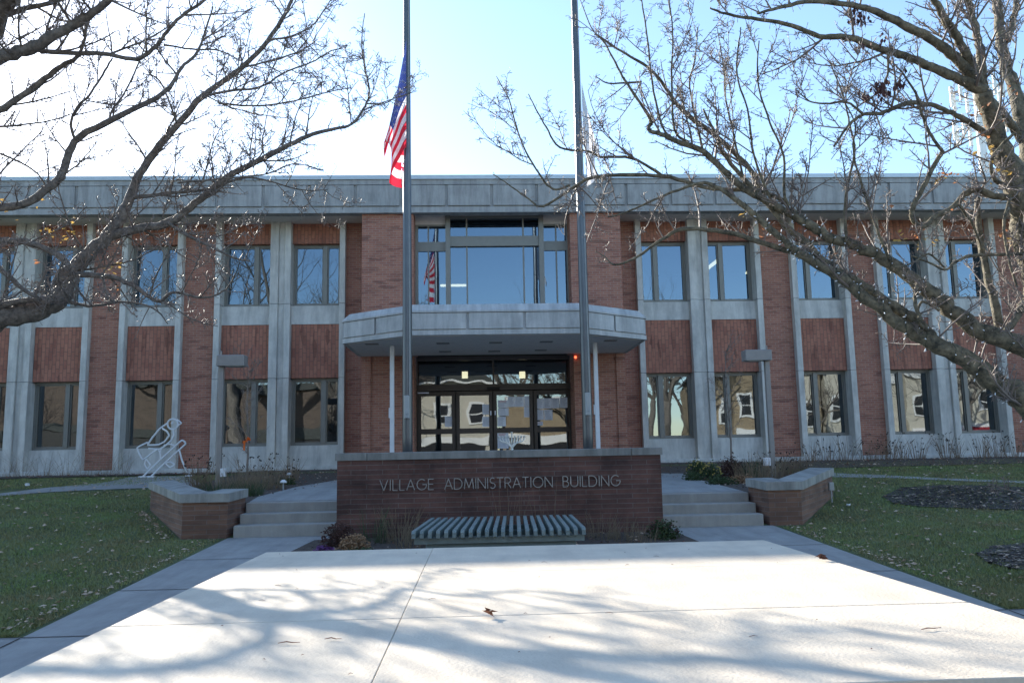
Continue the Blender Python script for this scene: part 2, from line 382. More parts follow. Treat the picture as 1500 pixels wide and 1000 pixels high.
def leaf(mb, p, s, r, up=0.5, m=None):
    a = r.uniform(0, 6.28); d = Vector((math.cos(a), math.sin(a), r.uniform(-.3, .6) * up)).normalized() * s
    n = Vector((r.uniform(-1, 1), r.uniform(-1, 1), 1.0 if up < .8 else r.uniform(-1, 1))).normalized(); w = d.cross(n).normalized() * s * .55
    p = Vector(p); nn = n * s * .25
    mb.poly([p - d, p - d * .1 + w + nn, p + d * .2, p - d * .1], m); mb.poly([p - d, p - d * .1, p + d * .2, p - d * .1 - w + nn][:4], m)
    mb.poly([p - d * .1 + w + nn, p + d * 1.1, p + d * .2], m); mb.poly([p + d * .2, p + d * 1.1, p - d * .1 - w + nn], m)
lb = MB(); rl = random.Random(5); cnt = 0
while cnt < 1000:
    y = 7.8 + 14 * rl.random() ** 1.5; x = rl.uniform(-14, 15)
    if abs(x) > .68 * y + .3 or not in_lawn(x, y): continue
    leaf(lb, (x, y, zg(y) + .035), rl.uniform(.018, .038) * (.75 + .035 * y), rl); cnt += 1
for k in range(420):                       # drifts along the walk edge and the planter walls
    t = rl.random()
    if k % 3 == 0: y = 7.9 + 5.6 * t; x = -4.16 - abs(rl.gauss(0, .14))
    elif k % 3 == 1: x = -4.95 - 1.6 * t - abs(rl.gauss(0, .12)); y = 13.75 + 2.9 * t
    else: y = 8.2 + 5.5 * t; x = 5.05 + abs(rl.gauss(0, .14))
    leaf(lb, (x, y, zg(y) + .03), rl.uniform(.014, .034), rl)
for k in range(160):
    x = rl.uniform(-2.4, 3.0); y = rl.uniform(9, 13); leaf(lb, (x, y, zg(y) + .05), rl.uniform(.02, .045), rl)
for k in range(6000):                      # litter lying on the planting beds
    z_ = rl.random()
    if z_ < .5:
        x = rl.uniform(-6.2, 7.1); y = rl.uniform(15.2, 23.5)
        if -4.2 + (y - 14.5) * .28 < x < 4.9 - (y - 14.5) * .2: continue
        if not (-4.1 - .42 * (y - 14) < x < 5 + .5 * (y - 14)): continue
        h = zl(y)
    elif z_ < .65: x = rl.uniform(-15, -6.6); y = rl.uniform(22.2, 23.6); h = zg(y) + .02
    elif z_ < .9: x = rl.uniform(7.4, 18); y = rl.uniform(21.1, 23.6); h = zg(y) + .02
    else: x = rl.uniform(-2.4, 3.0); y = rl.uniform(9.5, 13.2); h = zg(y) + .03
    leaf(lb, (x, y, h + .02), rl.uniform(.012, .034), rl, .5, rl.choice((0, 1, 1, 2, 2)))
tag(lb.obj('fallen_leaves', [M['leaflit'], M['leafbrown'], M['mulchchip']]), 'tan fallen leaves scattered over the lawns and beds', 'leaves', kind='stuff')

# ------------------------------------------------------------------ the building
XC = .53
B = thing('administration_building', 'two storey red brick administration building with concrete fins and roof band', 'building', (XC, 24, .87))
def part(mb, name, m, parent=None, smooth=False): return mb.obj(name, m, parent or B, smooth)
BAYS = [5.20, 7.22, 9.91, 12.53, 14.55, 17.24]
HW = .71                                    # half width of a bay
XR = 21.5
ZB, ZS1, ZW1, ZP1, ZS2, ZW2, ZT = 1.02, 1.60, 3.55, 5.13, 5.69, 7.56, 8.24
def window(xa, xb, z0, z1, wide_left, glassm):
    fr = MB(); y0, y1 = 24.2, 24.3; t = .065
    fr.box(xa, xb, y0, y1, z0, z0 + t); fr.box(xa, xb, y0, y1, z1 - t, z1)
    fr.box(xa, xa + t, y0, y1, z0 + t, z1 - t); fr.box(xb - t, xb, y0, y1, z0 + t, z1 - t)
    xm = xa + (xb - xa) * (.66 if wide_left else .34)
    fr.box(xm - .06, xm + .06, y0 - .02, y1, z0 + t, z1 - t)
    for (p, q) in ((xa + t, xm - .06), (xm + .06, xb - t)):   # inner sash
        s = .035
        fr.box(p, q, y0 + .03, y1 - .01, z0 + t, z0 + t + s); fr.box(p, q, y0 + .03, y1 - .01, z1 - t - s, z1 - t)
        fr.box(p, p + s, y0 + .03, y1 - .01, z0 + t + s, z1 - t - s); fr.box(q - s, q, y0 + .03, y1 - .01, z0 + t + s, z1 - t - s)
    f = part(fr, 'window', M['frame'])
    for (p, q) in ((xa + t + .035, xm - .095), (xm + .095, xb - t - .035)):
        e = [24.262 + rng.uniform(0, .012) for _ in range(3)]; g = MB().poly([(p, e[0], z0 + .1), (q, e[1], z0 + .1), (q, e[1] + e[2] - e[0], z1 - .1), (p, e[2], z1 - .1)])
        g.obj('pane', glassm, f)
for sgn in (-1, 1):
    for i, u in enumerate(BAYS):
        xa, xb = sorted((XC + sgn * (u - HW), XC + sgn * (u + HW)))
        window(xa, xb, ZS1, ZW1, sgn < 0, M['glassclear']); window(xa, xb, ZS2, ZW2, sgn < 0, M['glass'])
        part(MB().bbox(xa, xb, 24.02, 24.4, ZW1, ZP1, .008), 'brick_spandrel', M['soldier'])
        part(MB().box(xa, xb, 24.03, 24.4, ZW2 + .0, ZT + .1), 'brick_spandrel', M['soldier'])
        for (za, zb) in ((ZB - .2, ZS1), (ZP1, ZS2)):
            part(MB().hexa([(xa, 24.0, za), (xb, 24.0, za), (xb, 24.4, za), (xa, 24.4, za), (xa, 24.06, zb), (xb, 24.06, zb), (xb, 24.4, zb + .02), (xa, 24.4, zb + .02)]), 'sill_panel', M['conc'])
    # concrete fins and twin columns; brick piers between the pairs
    def fin(u0, u1, y=23.80):
        xa, xb = sorted((XC + sgn * u0, XC + sgn * u1)); m = MB()
        for a, b in ((ZB - .18, ZW1 - .02), (ZW1 - .01, ZS2 + .02), (ZS2 + .03, ZT + .15)): m.bbox(xa, xb, y, 24.42, a, b, .01)
        part(m, 'concrete_fin', M['conc'])
    def twin(u0, u1):
        xa, xb = sorted((XC + sgn * u0, XC + sgn * u1)); m = MB(); w = (xb - xa)
        for a, b in ((ZB - .18, ZW1 - .02), (ZW1 - .01, ZS2 + .02), (ZS2 + .03, ZT + .15)):
            m.bbox(xa, xa + w * .40, 23.80, 24.42, a, b, .01); m.bbox(xa + w * .40 + .002, xb - w * .30 - .002, 23.88, 24.42, a, b, .008); m.bbox(xb - w * .30, xb, 23.80, 24.42, a, b, .01)
        part(m, 'concrete_column', M['conc'])
    def pier(u0, u1, y=24.0):
        xa, xb = sorted((XC + sgn * u0, XC + sgn * u1)); part(MB().box(xa, xb, y, 24.5, ZB, ZT + .1), 'brick_pier', M['brick'])
    W = .17
    fin(BAYS[0] - HW - W, BAYS[0] - HW); twin(BAYS[0] + HW, BAYS[1] - HW); fin(BAYS[1] + HW, BAYS[1] + HW + W)
    pier(BAYS[1] + HW + W, BAYS[2] - HW - W); fin(BAYS[2] - HW - W, BAYS[2] - HW); fin(BAYS[2] + HW, BAYS[2] + HW + W)
    pier(BAYS[2] + HW + W, BAYS[3] - HW - W); fin(BAYS[3] - HW - W, BAYS[3] - HW); twin(BAYS[3] + HW, BAYS[4] - HW); fin(BAYS[4] + HW, BAYS[4] + HW + W)
    pier(BAYS[4] + HW + W, BAYS[5] - HW - W); fin(BAYS[5] - HW - W, BAYS[5] - HW); fin(BAYS[5] + HW, BAYS[5] + HW + W)
    pier(BAYS[5] + HW + W, XR)
    pier(3.72, BAYS[0] - HW - W)                       # recessed strip beside the centre block
    xa, xb = sorted((XC + sgn * 2.25, XC + sgn * 3.72)); part(MB().box(xa, xb, 22.95, 24.5, .7, ZT), 'brick_pier', M['brick'])
    xa, xb = sorted((XC + sgn * 3.45, XC + sgn * 3.7)); part(MB().box(xa, xb, 22.91, 22.949, .7, 4.02), 'brick_pier', M['brick'])
    # plinth
    xa, xb = sorted((XC + sgn * 3.74, XC + sgn * (XR + .1))); part(MB().bbox(xa, xb, 23.72, 24.5, .70, ZB - .01, .03), 'plinth', M['conc'])
    part(MB().bbox(xa, xb, 23.62, 24.49, .4, .80, .03), 'plinth', M['conc'])
# roof band: cap, upper band, panels, lower band, soffit
part(MB().box(XC - XR - .6, XC + XR + .6, 22.76, 23.2, 9.11, 9.23), 'roof_cap', M['cap'])
part(MB().box(XC - XR - .55, XC + XR + .55, 22.80, 23.2, 8.96, 9.108), 'fascia_band', M['concfascia'])
part(MB().box(XC - XR - .5, XC + XR + .5, 22.86, 23.2, 8.16, 8.958), 'fascia_backing', M['concfascia'])
k = -17
pm = MB()
while k <= 16:
    x0 = XC + 1.3 * k; pm.bbox(x0 + .04, x0 + 1.26, 22.805, 22.862, 8.34, 8.95, .012); k += 1
part(pm, 'fascia_panels', M['concfascia'])
part(MB().bbox(XC - XR - .55, XC + XR + .55, 22.80, 23.1, 8.13, 8.29, .012), 'fascia_band', M['concfascia'])
sf = MB()
for sgn in (-1, 1):
    xa, xb = sorted((XC + sgn * 3.72, XC + sgn * (XR + .5))); sf.box(xa, xb, 23.1, 24.4, 8.17, 8.3)
sf.box(XC - 3.72, XC + 3.72, 23.1, 24.5, 8.245, 8.36)
part(sf, 'soffit', M['soffit'])
part(MB().box(XC - XR - .4, XC + XR + .4, 23.2, 44, 8.6, 9.0), 'roof', M['asphalt'])
for s in (-1, 1):
    xa, xb = sorted((XC + s * (XR - .4), XC + s * XR)); part(MB().box(xa, xb, 24.5, 44, .3, 8.58), 'end_wall', M['brick'])
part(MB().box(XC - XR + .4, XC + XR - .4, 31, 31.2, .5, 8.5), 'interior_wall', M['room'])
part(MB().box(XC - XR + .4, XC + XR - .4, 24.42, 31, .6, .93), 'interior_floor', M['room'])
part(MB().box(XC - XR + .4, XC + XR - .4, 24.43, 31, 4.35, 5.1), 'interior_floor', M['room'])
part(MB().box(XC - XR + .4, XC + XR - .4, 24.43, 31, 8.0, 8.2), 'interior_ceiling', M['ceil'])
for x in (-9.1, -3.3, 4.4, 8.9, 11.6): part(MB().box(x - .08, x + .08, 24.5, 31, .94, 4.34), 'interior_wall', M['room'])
# upper centre window: a taller middle bay between two side panes
cw = MB(); Y = 23.62
def bar(x0, x1, z0, z1, y0=Y, y1=Y + .12): cw.box(x0, x1, y0, y1, z0, z1)
bar(-1.72, -1.64, 4.6, 8.0); bar(2.74, 2.82, 4.6, 8.0)
for x in (-.83, 1.92): bar(x, x + .14, 4.6, 8.24, Y - .16, Y + .12)
bar(-.69, 1.92, 7.32, 7.62, Y - .10, Y + .12); bar(-.69, 1.92, 8.17, 8.24, Y - .10, Y + .1)
bar(-1.64, -.83, 7.20, 7.48); bar(2.06, 2.74, 7.20, 7.48); bar(-1.64, -.83, 7.95, 8.0); bar(2.06, 2.74, 7.95, 8.0)
for x in (-.23, 1.44): bar(x, x + .045, 4.6, 7.32, Y - .04, Y + .1); bar(x, x + .045, 7.62, 8.17, Y - .04, Y + .1)
for x in (-1.36, 2.42): bar(x, x + .04, 4.6, 7.2, Y, Y + .1); bar(x, x + .04, 7.48, 7.95, Y, Y + .1)
cwo = part(cw, 'centre_window', M['frame'])
part(MB().box(-1.72, -.84, Y, 24.3, 8.002, 8.243), 'window_head', M['soffit']); part(MB().box(2.07, 2.82, Y, 24.3, 8.002, 8.243), 'window_head', M['soffit'])
for (a, b, zs, y) in ((-1.64, -1.36, ((4.6, 7.2), (7.48, 7.95)), Y + .05), (-1.32, -.83, ((4.6, 7.2), (7.48, 7.95)), Y + .05), (2.06, 2.42, ((4.6, 7.2), (7.48, 7.95)), Y + .05), (2.46, 2.74, ((4.6, 7.2), (7.48, 7.95)), Y + .05),
                      (-.69, -.23, ((4.6, 7.32), (7.62, 8.17)), Y), (-.185, 1.44, ((4.6, 7.32), (7.62, 8.17)), Y), (1.485, 1.92, ((4.6, 7.32), (7.62, 8.17)), Y)):
    for z0, z1 in zs: MB().poly([(a, y, z0), (b, y, z0), (b, y, z1), (a, y, z1)]).obj('pane', M['glass'], cwo)
# entrance: header, transom, four glazed leaves
en = MB(); YD = 23.95
en.box(-1.82, -1.70, YD - .08, YD + .1, .9, 4.1); en.box(2.83, 2.96, YD - .08, YD + .1, .9, 4.1)
en.box(-1.70, 2.83, YD - .10, YD + .12, 3.1, 3.28); en.box(-1.70, 2.83, YD - .06, YD + .1, 3.99, 4.1)
en.box(.50, .545, YD - .05, YD + .06, 3.28, 3.99)
eno = part(en, 'entrance_frame', M['bronze'])
part(MB().bbox(.33, .70, YD - .18, YD - .10, 3.11, 3.19, .01), 'door_sensor', M['seed'])
part(MB().box(-1.68, -1.36, YD - .112, YD - .101, 3.03, 3.07), 'header_plate', M['paper'])
for a, b in ((-1.70, .50), (.545, 2.83)): MB().poly([(a, YD, 3.28), (b, YD, 3.28), (b, YD, 3.99), (a, YD, 3.99)]).obj('transom_pane', M['glasslow'], eno)
part(MB().box(-1.84, -1.82, 22.951, 24.4, .7, 8.0).box(2.96, 2.98, 22.951, 24.4, .7, 4.1), 'jamb', M['bronze'])
LEAVES = [(-1.69, -.60, .05), (-.57, .48, 0), (.51, 1.66, 0), (1.69, 2.82, .05)]
for i, (a, b, dy) in enumerate(LEAVES):
    y = YD - .02 + dy; d = MB()
    d.box(a, a + .1, y - .03, y + .03, .95, 3.08); d.box(b - .1, b, y - .03, y + .03, .95, 3.08)
    d.box(a + .1, b - .1, y - .03, y + .03, 2.96, 3.08); d.box(a + .1, b - .1, y - .03, y + .03, 1.86, 2.01); d.box(a + .1, b - .1, y - .03, y + .03, .95, 1.15)
    do = part(d, 'glass_door' if i in (1, 2) else 'side_light', M['bronze'])
    for z0, z1 in ((1.15, 1.86), (2.01, 2.96)): MB().poly([(a + .1, y, z0), (b - .1, y, z0), (b - .1, y, z1), (a + .1, y, z1)]).obj('pane', M['glasslow'], do)
    if i in (1, 2):
        hx = b - .05 if i == 1 else a + .05
        MB().box(hx - .02, hx + .02, y - .06, y - .031, 2.38, 2.5).obj('lock', M['paper'], do)
# canopy over the entrance
CP = [(-1.51, 18.9), (2.5, 18.9), (4.3, 20.2), (4.3, 22.945), (-3.27, 22.945), (-3.27, 20.2)]
def inset(poly, d):
    out = []; n = len(poly)
    for i in range(n):
        p, c, q = (Vector(poly[j % n]) for j in (i - 1, i, i + 1))
        e1 = (c - p).normalized(); e2 = (q - c).normalized(); n1 = Vector((-e1.y, e1.x)); n2 = Vector((-e2.y, e2.x))
        m = (n1 + n2); m = m / (m.length ** 2) * 2 * 1
        out.append((c + m * d)[:])
    return out
cb = MB().prism(inset(CP, .05), 4.06, 4.56)
part(cb, 'canopy', M['conccanopy'])
o = inset(CP, -.015); i1 = inset(CP, .16); i2 = inset(CP, .45)
cc = MB(); fixy = lambda P: [(x, min(y, 22.945)) for x, y in P]
cc.rings([[(x, y, 4.56) for x, y in fixy(o)], [(x, y, 4.60) for x, y in fixy(o)], [(x, y, 4.775) for x, y in fixy(i1)]])
part(cc, 'canopy_coping', M['conccanopy'])
cl = MB(); cl.rings([[(x, y, 4.03) for x, y in fixy(CP)], [(x, y, 4.14) for x, y in fixy(CP)]]); part(cl, 'canopy_band', M['conccanopy'])
part(MB().rings([[(x, y, 4.018) for x, y in fixy(inset(CP, .12))], [(x, y, 4.0295) for x, y in fixy(inset(CP, .12))]]), 'canopy_soffit', M['soffit'])
pn = MB()
for (p, q, n) in ((0, 1, 3), (1, 2, 2), (2, 3, 2), (5, 0, 2), (4, 5, 2)):
    a, b = Vector(CP[p]), Vector(CP[q]); t = (b - a).normalized(); nn = Vector((-t.y, t.x)); Ls = (b - a).length
    if (p, q) == (2, 3): b = a + t * (Ls - .02)
    for j in range(n):
        s0 = Ls * j / n + .035; s1 = Ls * (j + 1) / n - .035
        c0, c1 = a + t * s0 + nn * .004, a + t * s1 + nn * .004; d0, d1 = c0 + nn * .07, c1 + nn * .07
        pn.hexa([(c0.x, c0.y, 4.17), (c1.x, c1.y, 4.17), (d1.x, d1.y, 4.17), (d0.x, d0.y, 4.17), (c0.x, c0.y, 4.545), (c1.x, c1.y, 4.545), (d1.x, d1.y, 4.545), (d0.x, d0.y, 4.545)])
part(pn, 'canopy_panels', M['conccanopy'])
for (x, y) in ((649, 502), (726, 501), (800, 499.7), (652, 514), (724, 513.5), (792, 512), (545, 503), (894, 498)):
    p = UZ(x, y, 4.03); dl = MB(); dl.box(p.x - .16, p.x + .16, p.y - .12, p.y + .12, 4.008, 4.0175); part(dl, 'downlight', M['frame'])
for x in (-2.09, 3.05):
    part(MB().bbox(x - .052, x + .052, 20.55, 20.65, zl(20.6), 4.017, .008).box(x - .08, x - .053, 20.55, 20.63, 2.2, 2.45), 'canopy_post', M['tubewhite'])
p = U(843, 523, 22.9); part(MB().ball(p, .035, .035, .04), 'warning_light', M['red'])
# lit lamps inside
def lit(px, py, Y, dx, dz, label, rot=0, dy=.06):
    p = U(px, py, Y); m = MB().bbox(p.x - dx, p.x + dx, p.y - dy, p.y + dy, p.z - dz, p.z + dz, .01)
    t = thing('ceiling_lamp', label, 'lamp', (p.x, p.y, p.z), 'lit lamps seen through the glass'); m.obj('lit_tube', M['lamp'], t)
    MB().box(p.x - dx - .02, p.x + dx + .02, p.y - dy - .02, p.y + dy + .02, p.z + dz, p.z + dz + .05).obj('housing', M['frame'], t)
lit(681, 549, 25.2, .09, .1, 'small lit lobby lamp behind the left half of the transom')
lit(765, 549, 25.2, .09, .1, 'small lit lobby lamp behind the right half of the transom')
lit(664, 418, 26.2, .42, .03, 'thin yellow strip light behind the big centre window')
lit(1043, 388, 27.5, .06, .03, 'lit strip light behind narrow pane of window above the right lamp post', dy=.9)
lit(1106, 392, 27.5, .06, .03, 'lit strip light behind wide pane of window above the right lamp post', dy=.9)

# ------------------------------------------------------------------ steps, planter walls, sign wall
def steps(x0, x1, label):
    t = thing('steps', label, 'steps', ((x0 + x1) / 2, 13.8, 0), 'entrance steps')
    for k, (ya, z0, z1) in enumerate(((13.8, -.1, .2), (14.15, -.1, .36), (14.5, -.1, .523))):
        MB().bbox(x0, x1, ya, (14.148, 14.498, 14.75)[k], z0, z1, .012).obj('step', M['step'], t)
steps(-3.97, -2.28, 'three concrete steps between the left planter wall and the sign wall')
steps(3.03, 4.79, 'three concrete steps between the sign wall and the right planter wall')
def offset_open(pl, d):
    out = []
    for i in range(len(pl)):
        c = Vector(pl[i]); e1 = (c - Vector(pl[i - 1])).normalized() if i else None; e2 = (Vector(pl[i + 1]) - c).normalized() if i < len(pl) - 1 else None
        ns = [Vector((-e.y, e.x)) for e in (e1, e2) if e is not None]
        m = sum(ns, Vector((0, 0))); m = m / m.length ** 2 * len(ns); out.append(c + m * d)
    return out
def planter(pl, side, label):
    t = thing('planter_wall', label, 'wall', (pl[1][0], pl[1][1], 0), 'planter walls beside the steps')
    sg = 1 if side < 0 else -1
    ct = lambda y: .725 + .045 * (y - 13.8)
    def run(d0, d1, zlo, zhi, m, name):
        a = offset_open(pl, d0 * sg); b = offset_open(pl, d1 * sg); mb = MB(); n = len(pl)
        mb.v += [(*p, zlo(p.y)) for p in a] + [(*p, zlo(p.y)) for p in b] + [(*p, zhi(p.y)) for p in a] + [(*p, zhi(p.y)) for p in b]
        for i in range(n - 1):
            A = lambda k, j: k * n + j
            for f in ((A(0, i), A(0, i + 1), A(2, i + 1), A(2, i)), (A(1, i + 1), A(1, i), A(3, i), A(3, i + 1)), (A(2, i), A(2, i + 1), A(3, i + 1), A(3, i)), (A(1, i), A(1, i + 1), A(0, i + 1), A(0, i))):
                mb.f.append(f); mb.mi.append(0)
        for i in (0, n - 1): mb.f.append((i, n + i, 3 * n + i, 2 * n + i)); mb.mi.append(0)
        mb.obj(name, m, t)
    run(.03, .40, lambda y: -.2, lambda y: ct(y) - .14, M['plantbrick'], 'brick_base')
    run(-.015, .45, lambda y: ct(y) - .14, ct, M['coping'], 'coping')
    return t
planter([(-6.5, 16.8), (-4.82, 13.78), (-4.05, 13.78), (-3.98, 14.62)], -1, 'angled brick planter wall with stone coping left of the steps')
pr = planter([(7.3, 16.7), (5.47, 13.78), (4.87, 13.78), (4.80, 14.62)], 1, 'angled brick planter wall with stone coping right of the steps')
p = U(1208, 712, 15.95)
oc = thing('outdoor_socket', 'small grey outdoor socket on a conduit against right planter wall', 'socket', (p.x + .1, p.y - .1, zg(p.y)))
MB().bbox(p.x + .03, p.x + .13, p.y - .14, p.y - .07, p.z - .07, p.z + .08, .01).obj('socket_box', M['grey'], oc)
MB().tube([(p.x + .08, p.y - .1, zg(p.y)), (p.x + .08, p.y - .1, p.z - .07)], .014).obj('conduit', M['grey'], oc)

SW = thing('sign_wall', 'low brick sign wall with stone coping reading VILLAGE ADMINISTRATION BUILDING', 'sign wall', (.38, 13.5, 0))
MB().box(-2.22, 2.98, 13.3, 13.75, -.3, 1.215).obj('brick_wall', M['signbrick'], SW)
cpm = MB()
for a, b in ((-2.25, -1.75), (-1.744, .385), (.391, 2.50), (2.506, 3.01)): cpm.bbox(a, b, 13.27, 13.78, 1.216, 1.335, .01)
cpm.obj('coping', M['signcoping'], SW)
def arc(cx, cy, rx, ry, a0, a1, n=10): return [(cx + rx * math.cos(R(a0 + (a1 - a0) * i / n)), cy + ry * math.sin(R(a0 + (a1 - a0) * i / n))) for i in range(n + 1)]
G = {'V': (.75, [[(0, 1), (.375, 0), (.75, 1)]]), 'I': (.06, [[(.03, 0), (.03, 1)]]), 'L': (.45, [[(0, 1), (0, 0), (.45, 0)]]),
     'A': (.75, [[(0, 0), (.375, 1), (.75, 0)], [(.13, .33), (.62, .33)]]), 'G': (.9, [arc(.48, .5, .46, .5, 50, 360, 16), [(.94, .5), (.55, .5)]]),
     'E': (.5, [[(.5, 1), (0, 1), (0, 0), (.5, 0)], [(0, .52), (.45, .52)]]), 'D': (.78, [[(0, 0), (0, 1), (.3, 1)] + arc(.3, .5, .46, .5, 85, -85, 12) + [(.3, 0), (0, 0)]]),
     'M': (.9, [[(0, 0), (.12, 1), (.45, .1), (.78, 1), (.9, 0)]]), 'N': (.72, [[(0, 0), (0, 1), (.72, 0), (.72, 1)]]),
     'S': (.5, [arc(.26, .75, .23, .25, 40, 270, 10) + arc(.26, .25, .25, .25, 85, -145, 10)]), 'T': (.6, [[(0, 1), (.6, 1)], [(.3, 1), (.3, 0)]]),
     'R': (.58, [[(0, 0), (0, 1), (.28, 1)] + arc(.28, .74, .26, .26, 85, -85, 8) + [(0, .48)], [(.25, .48), (.58, 0)]]), 'O': (.98, [arc(.49, .5, .48, .5, 0, 360, 20)]),
     'B': (.56, [[(0, 0), (0, 1), (.26, 1)] + arc(.26, .76, .22, .24, 85, -85, 8) + [(0, .52)], [(.26, .52)] + arc(.28, .26, .26, .26, 85, -85, 8) + [(0, 0)]]), 'U': (.7, [[(0, 1), (0, .34)] + arc(.35, .34, .35, .34, 180, 360, 10) + [(.7, 1)]])}
HL = .165
def write(word, xa, xb, z0, yf=13.3):
    ws = [G[c][0] for c in word]; gap = ((xb - xa) / HL - sum(ws)) / (len(word) - 1); x = xa
    for c, w in zip(word, ws):
        mb = MB()
        subs = []
        for st in G[c][1]:
            cur = [st[0]]
            for i in range(1, len(st)):
                cur.append(st[i])
                if i < len(st) - 1:
                    d1 = Vector(st[i]) - Vector(st[i - 1]); d2 = Vector(st[i + 1]) - Vector(st[i])
                    if d1.length > 1e-6 and d2.length > 1e-6 and d1.angle(d2) > .75: subs.append(cur); cur = [st[i]]
            subs.append(cur)
        for k, st in enumerate(subs):
            st = [Vector((x + p[0] * HL, z0 + p[1] * HL)) for p in st]; hw = .0062
            if len(st) > 2 and (st[0] - st[-1]).length < 1e-4: nrm = None
            L_, R_ = [], []
            for i in range(len(st)):
                e1 = (st[i] - st[i - 1]).normalized() if i else None; e2 = (st[i + 1] - st[i]).normalized() if i < len(st) - 1 else None
                e1 = e1 or e2; e2 = e2 or e1; n1, n2 = Vector((-e1.y, e1.x)), Vector((-e2.y, e2.x)); m = n1 + n2
                m = (m / m.length ** 2 * 2) if m.length > .7 else n1
                if m.length > 2: m = m.normalized() * 2
                L_.append(st[i] + m * hw); R_.append(st[i] - m * hw)
            y0, y1 = yf - .030 - .0015 * k, yf - .006 + .0004 * k
            mb.rings([[(a.x, y0, a.y), (b.x, y0, b.y), (b.x, y1, b.y), (a.x, y1, a.y)] for a, b in zip(L_, R_)])
        mb.obj('letter', M['letter'], SW); x += (w + gap) * HL
write('VILLAGE', -1.54, -.69, .735); write('ADMINISTRATION', -.515, 1.21, .735); write('BUILDING', 1.38, 2.30, .735)

# ------------------------------------------------------------------ stage platform
PF = thing('stage_platform', 'white painted plywood stage platform with dark leaf shadows in the foreground', 'platform', (.3, 4.3, zg(4.3)))
ZP = .614
for (xa, xb, ya, yb) in ((-1.54, -.3292, 3.616, 6.19), (-1.54, -.3292, 2.39, 3.606), (-.327, 2.14, 4.905, 6.19), (-.327, 2.14, 3.616, 4.903), (-.327, 2.14, 2.39, 3.608)):
    d = rng.uniform(0, .002); ya = max(ya, 2.47); MB().bbox(xa, xb, ya, yb, ZP - .02, ZP - d, .0025).obj('deck_panel', M['deck'], PF)
fm = MB()
for y in (2.48, 3.64, 4.93, 6.12): fm.box(-1.5, 2.1, y, y + .045, ZP - .17, ZP - .0205)
for x in (-1.5, -.35, .85, 2.055): fm.box(x, x + .045, 2.526, 6.119, ZP - .16, ZP - .021)
fm.obj('deck_frame', M['timber'], PF)
for x in (-1.45, .8, 2.0):
    for y in (2.5, 4.3, 6.05): MB().box(x, x + .09, y, y + .09, zg(y), ZP - .171).obj('leg', M['timber'], PF)
for (px, py, s, label) in ((718, 903, .045, 'curled brown dead leaf on the platform seam in the centre'), (1205, 820, .05, 'small dark red dead leaf near right edge of the platform'), (423, 942, .025, 'thin dark leaf scrap on the left of the platform'), (488, 936, .02, 'tiny brown leaf crumb on the platform left of centre'), (1365, 922, .025, 'thin dark twig scrap on the right of the platform')):
    p = UZ(px, py, ZP + .004); m = MB(); r_ = random.Random(int(px))
    if s < .03:
        a = r_.uniform(-.5, .5); m.tube([p + Vector((-s * 1.6, 0, .003)), p + Vector((-s * .4, s * .3, .006)), p + Vector((s * .6, s * .2 + a * .02, .003)), p + Vector((s * 1.7, a * .03, .005))], [.0015, .0025, .002, .001], 4)
    else:
        for k in range(5):
            q = p + Vector((r_.uniform(-.3, .3), r_.uniform(-.3, .3), 0)) * s; leaf(m, q + Vector((0, 0, .012 + .004 * k)), s * r_.uniform(.45, .75), r_, .7)
    tag(m.obj('dead_leaf', M['leafbrown'], smooth=False), label, 'leaf')

cr = MB(); rc = random.Random(77)
for k in range(34):
    x = rc.uniform(-1.45, 2.05); y = 2.6 + 3.5 * rc.random() ** 1.4; a = rc.uniform(-.6, .6); L_ = rc.choice((.004, .006, .008, .018)); d = Vector((math.cos(a), math.sin(a), 0)) * L_
    c = Vector((x, y, ZP + .003)); cr.tube([c - d, c + Vector((0, 0, .003)), c + d], [.0009, .0015, .0007], 4)
tag(cr.obj('leaf_crumbs', M['leafbrown']), 'tiny dark twig and leaf crumbs on the white platform', 'litter', kind='stuff')

# ------------------------------------------------------------------ slatted bench
BN = thing('slatted_bench', 'weathered green slatted bench in front of the sign wall', 'bench', (.3, 11.3, zg(11.3)))
ns = 22
for i in range(ns):
    t = i / (ns - 1); xn = -.80 + 2.14 * t; xf = -.66 + 2.05 * t; w = .024; j = rng.uniform(-.03, .03); zn, zf = .345, .36
    yn, yf = 10.5 + j * .5, 12.45 + j; k = .035
    m = MB()
    m.rings([[(xn - w, yn + (k if zz > .3 else 0), zz) if False else (xn + s * w, yn, zn + zz) for s, zz in ((-1, -.09), (1, -.09), (1, -.03), (-1, -.03))],
             [(xn + s * w, yn + k, zn + zz) for s, zz in ((-1, -.095), (1, -.095), (1, 0), (-1, 0))],
             [(xf + s * w, yf, zf + zz) for s, zz in ((-1, -.09), (1, -.09), (1, 0), (-1, 0))]])
    m.obj('slat', M['bench'], BN)
for y in (10.62, 11.4, 12.2): MB().box(-.80, 1.36, y, y + .09, .17, .249).obj('rail', M['bench'], BN)
MB().bbox(-.66, 1.26, 10.7, 12.2, zg(10.6) - .05, .168, .015).obj('base', M['benchbase'], BN)

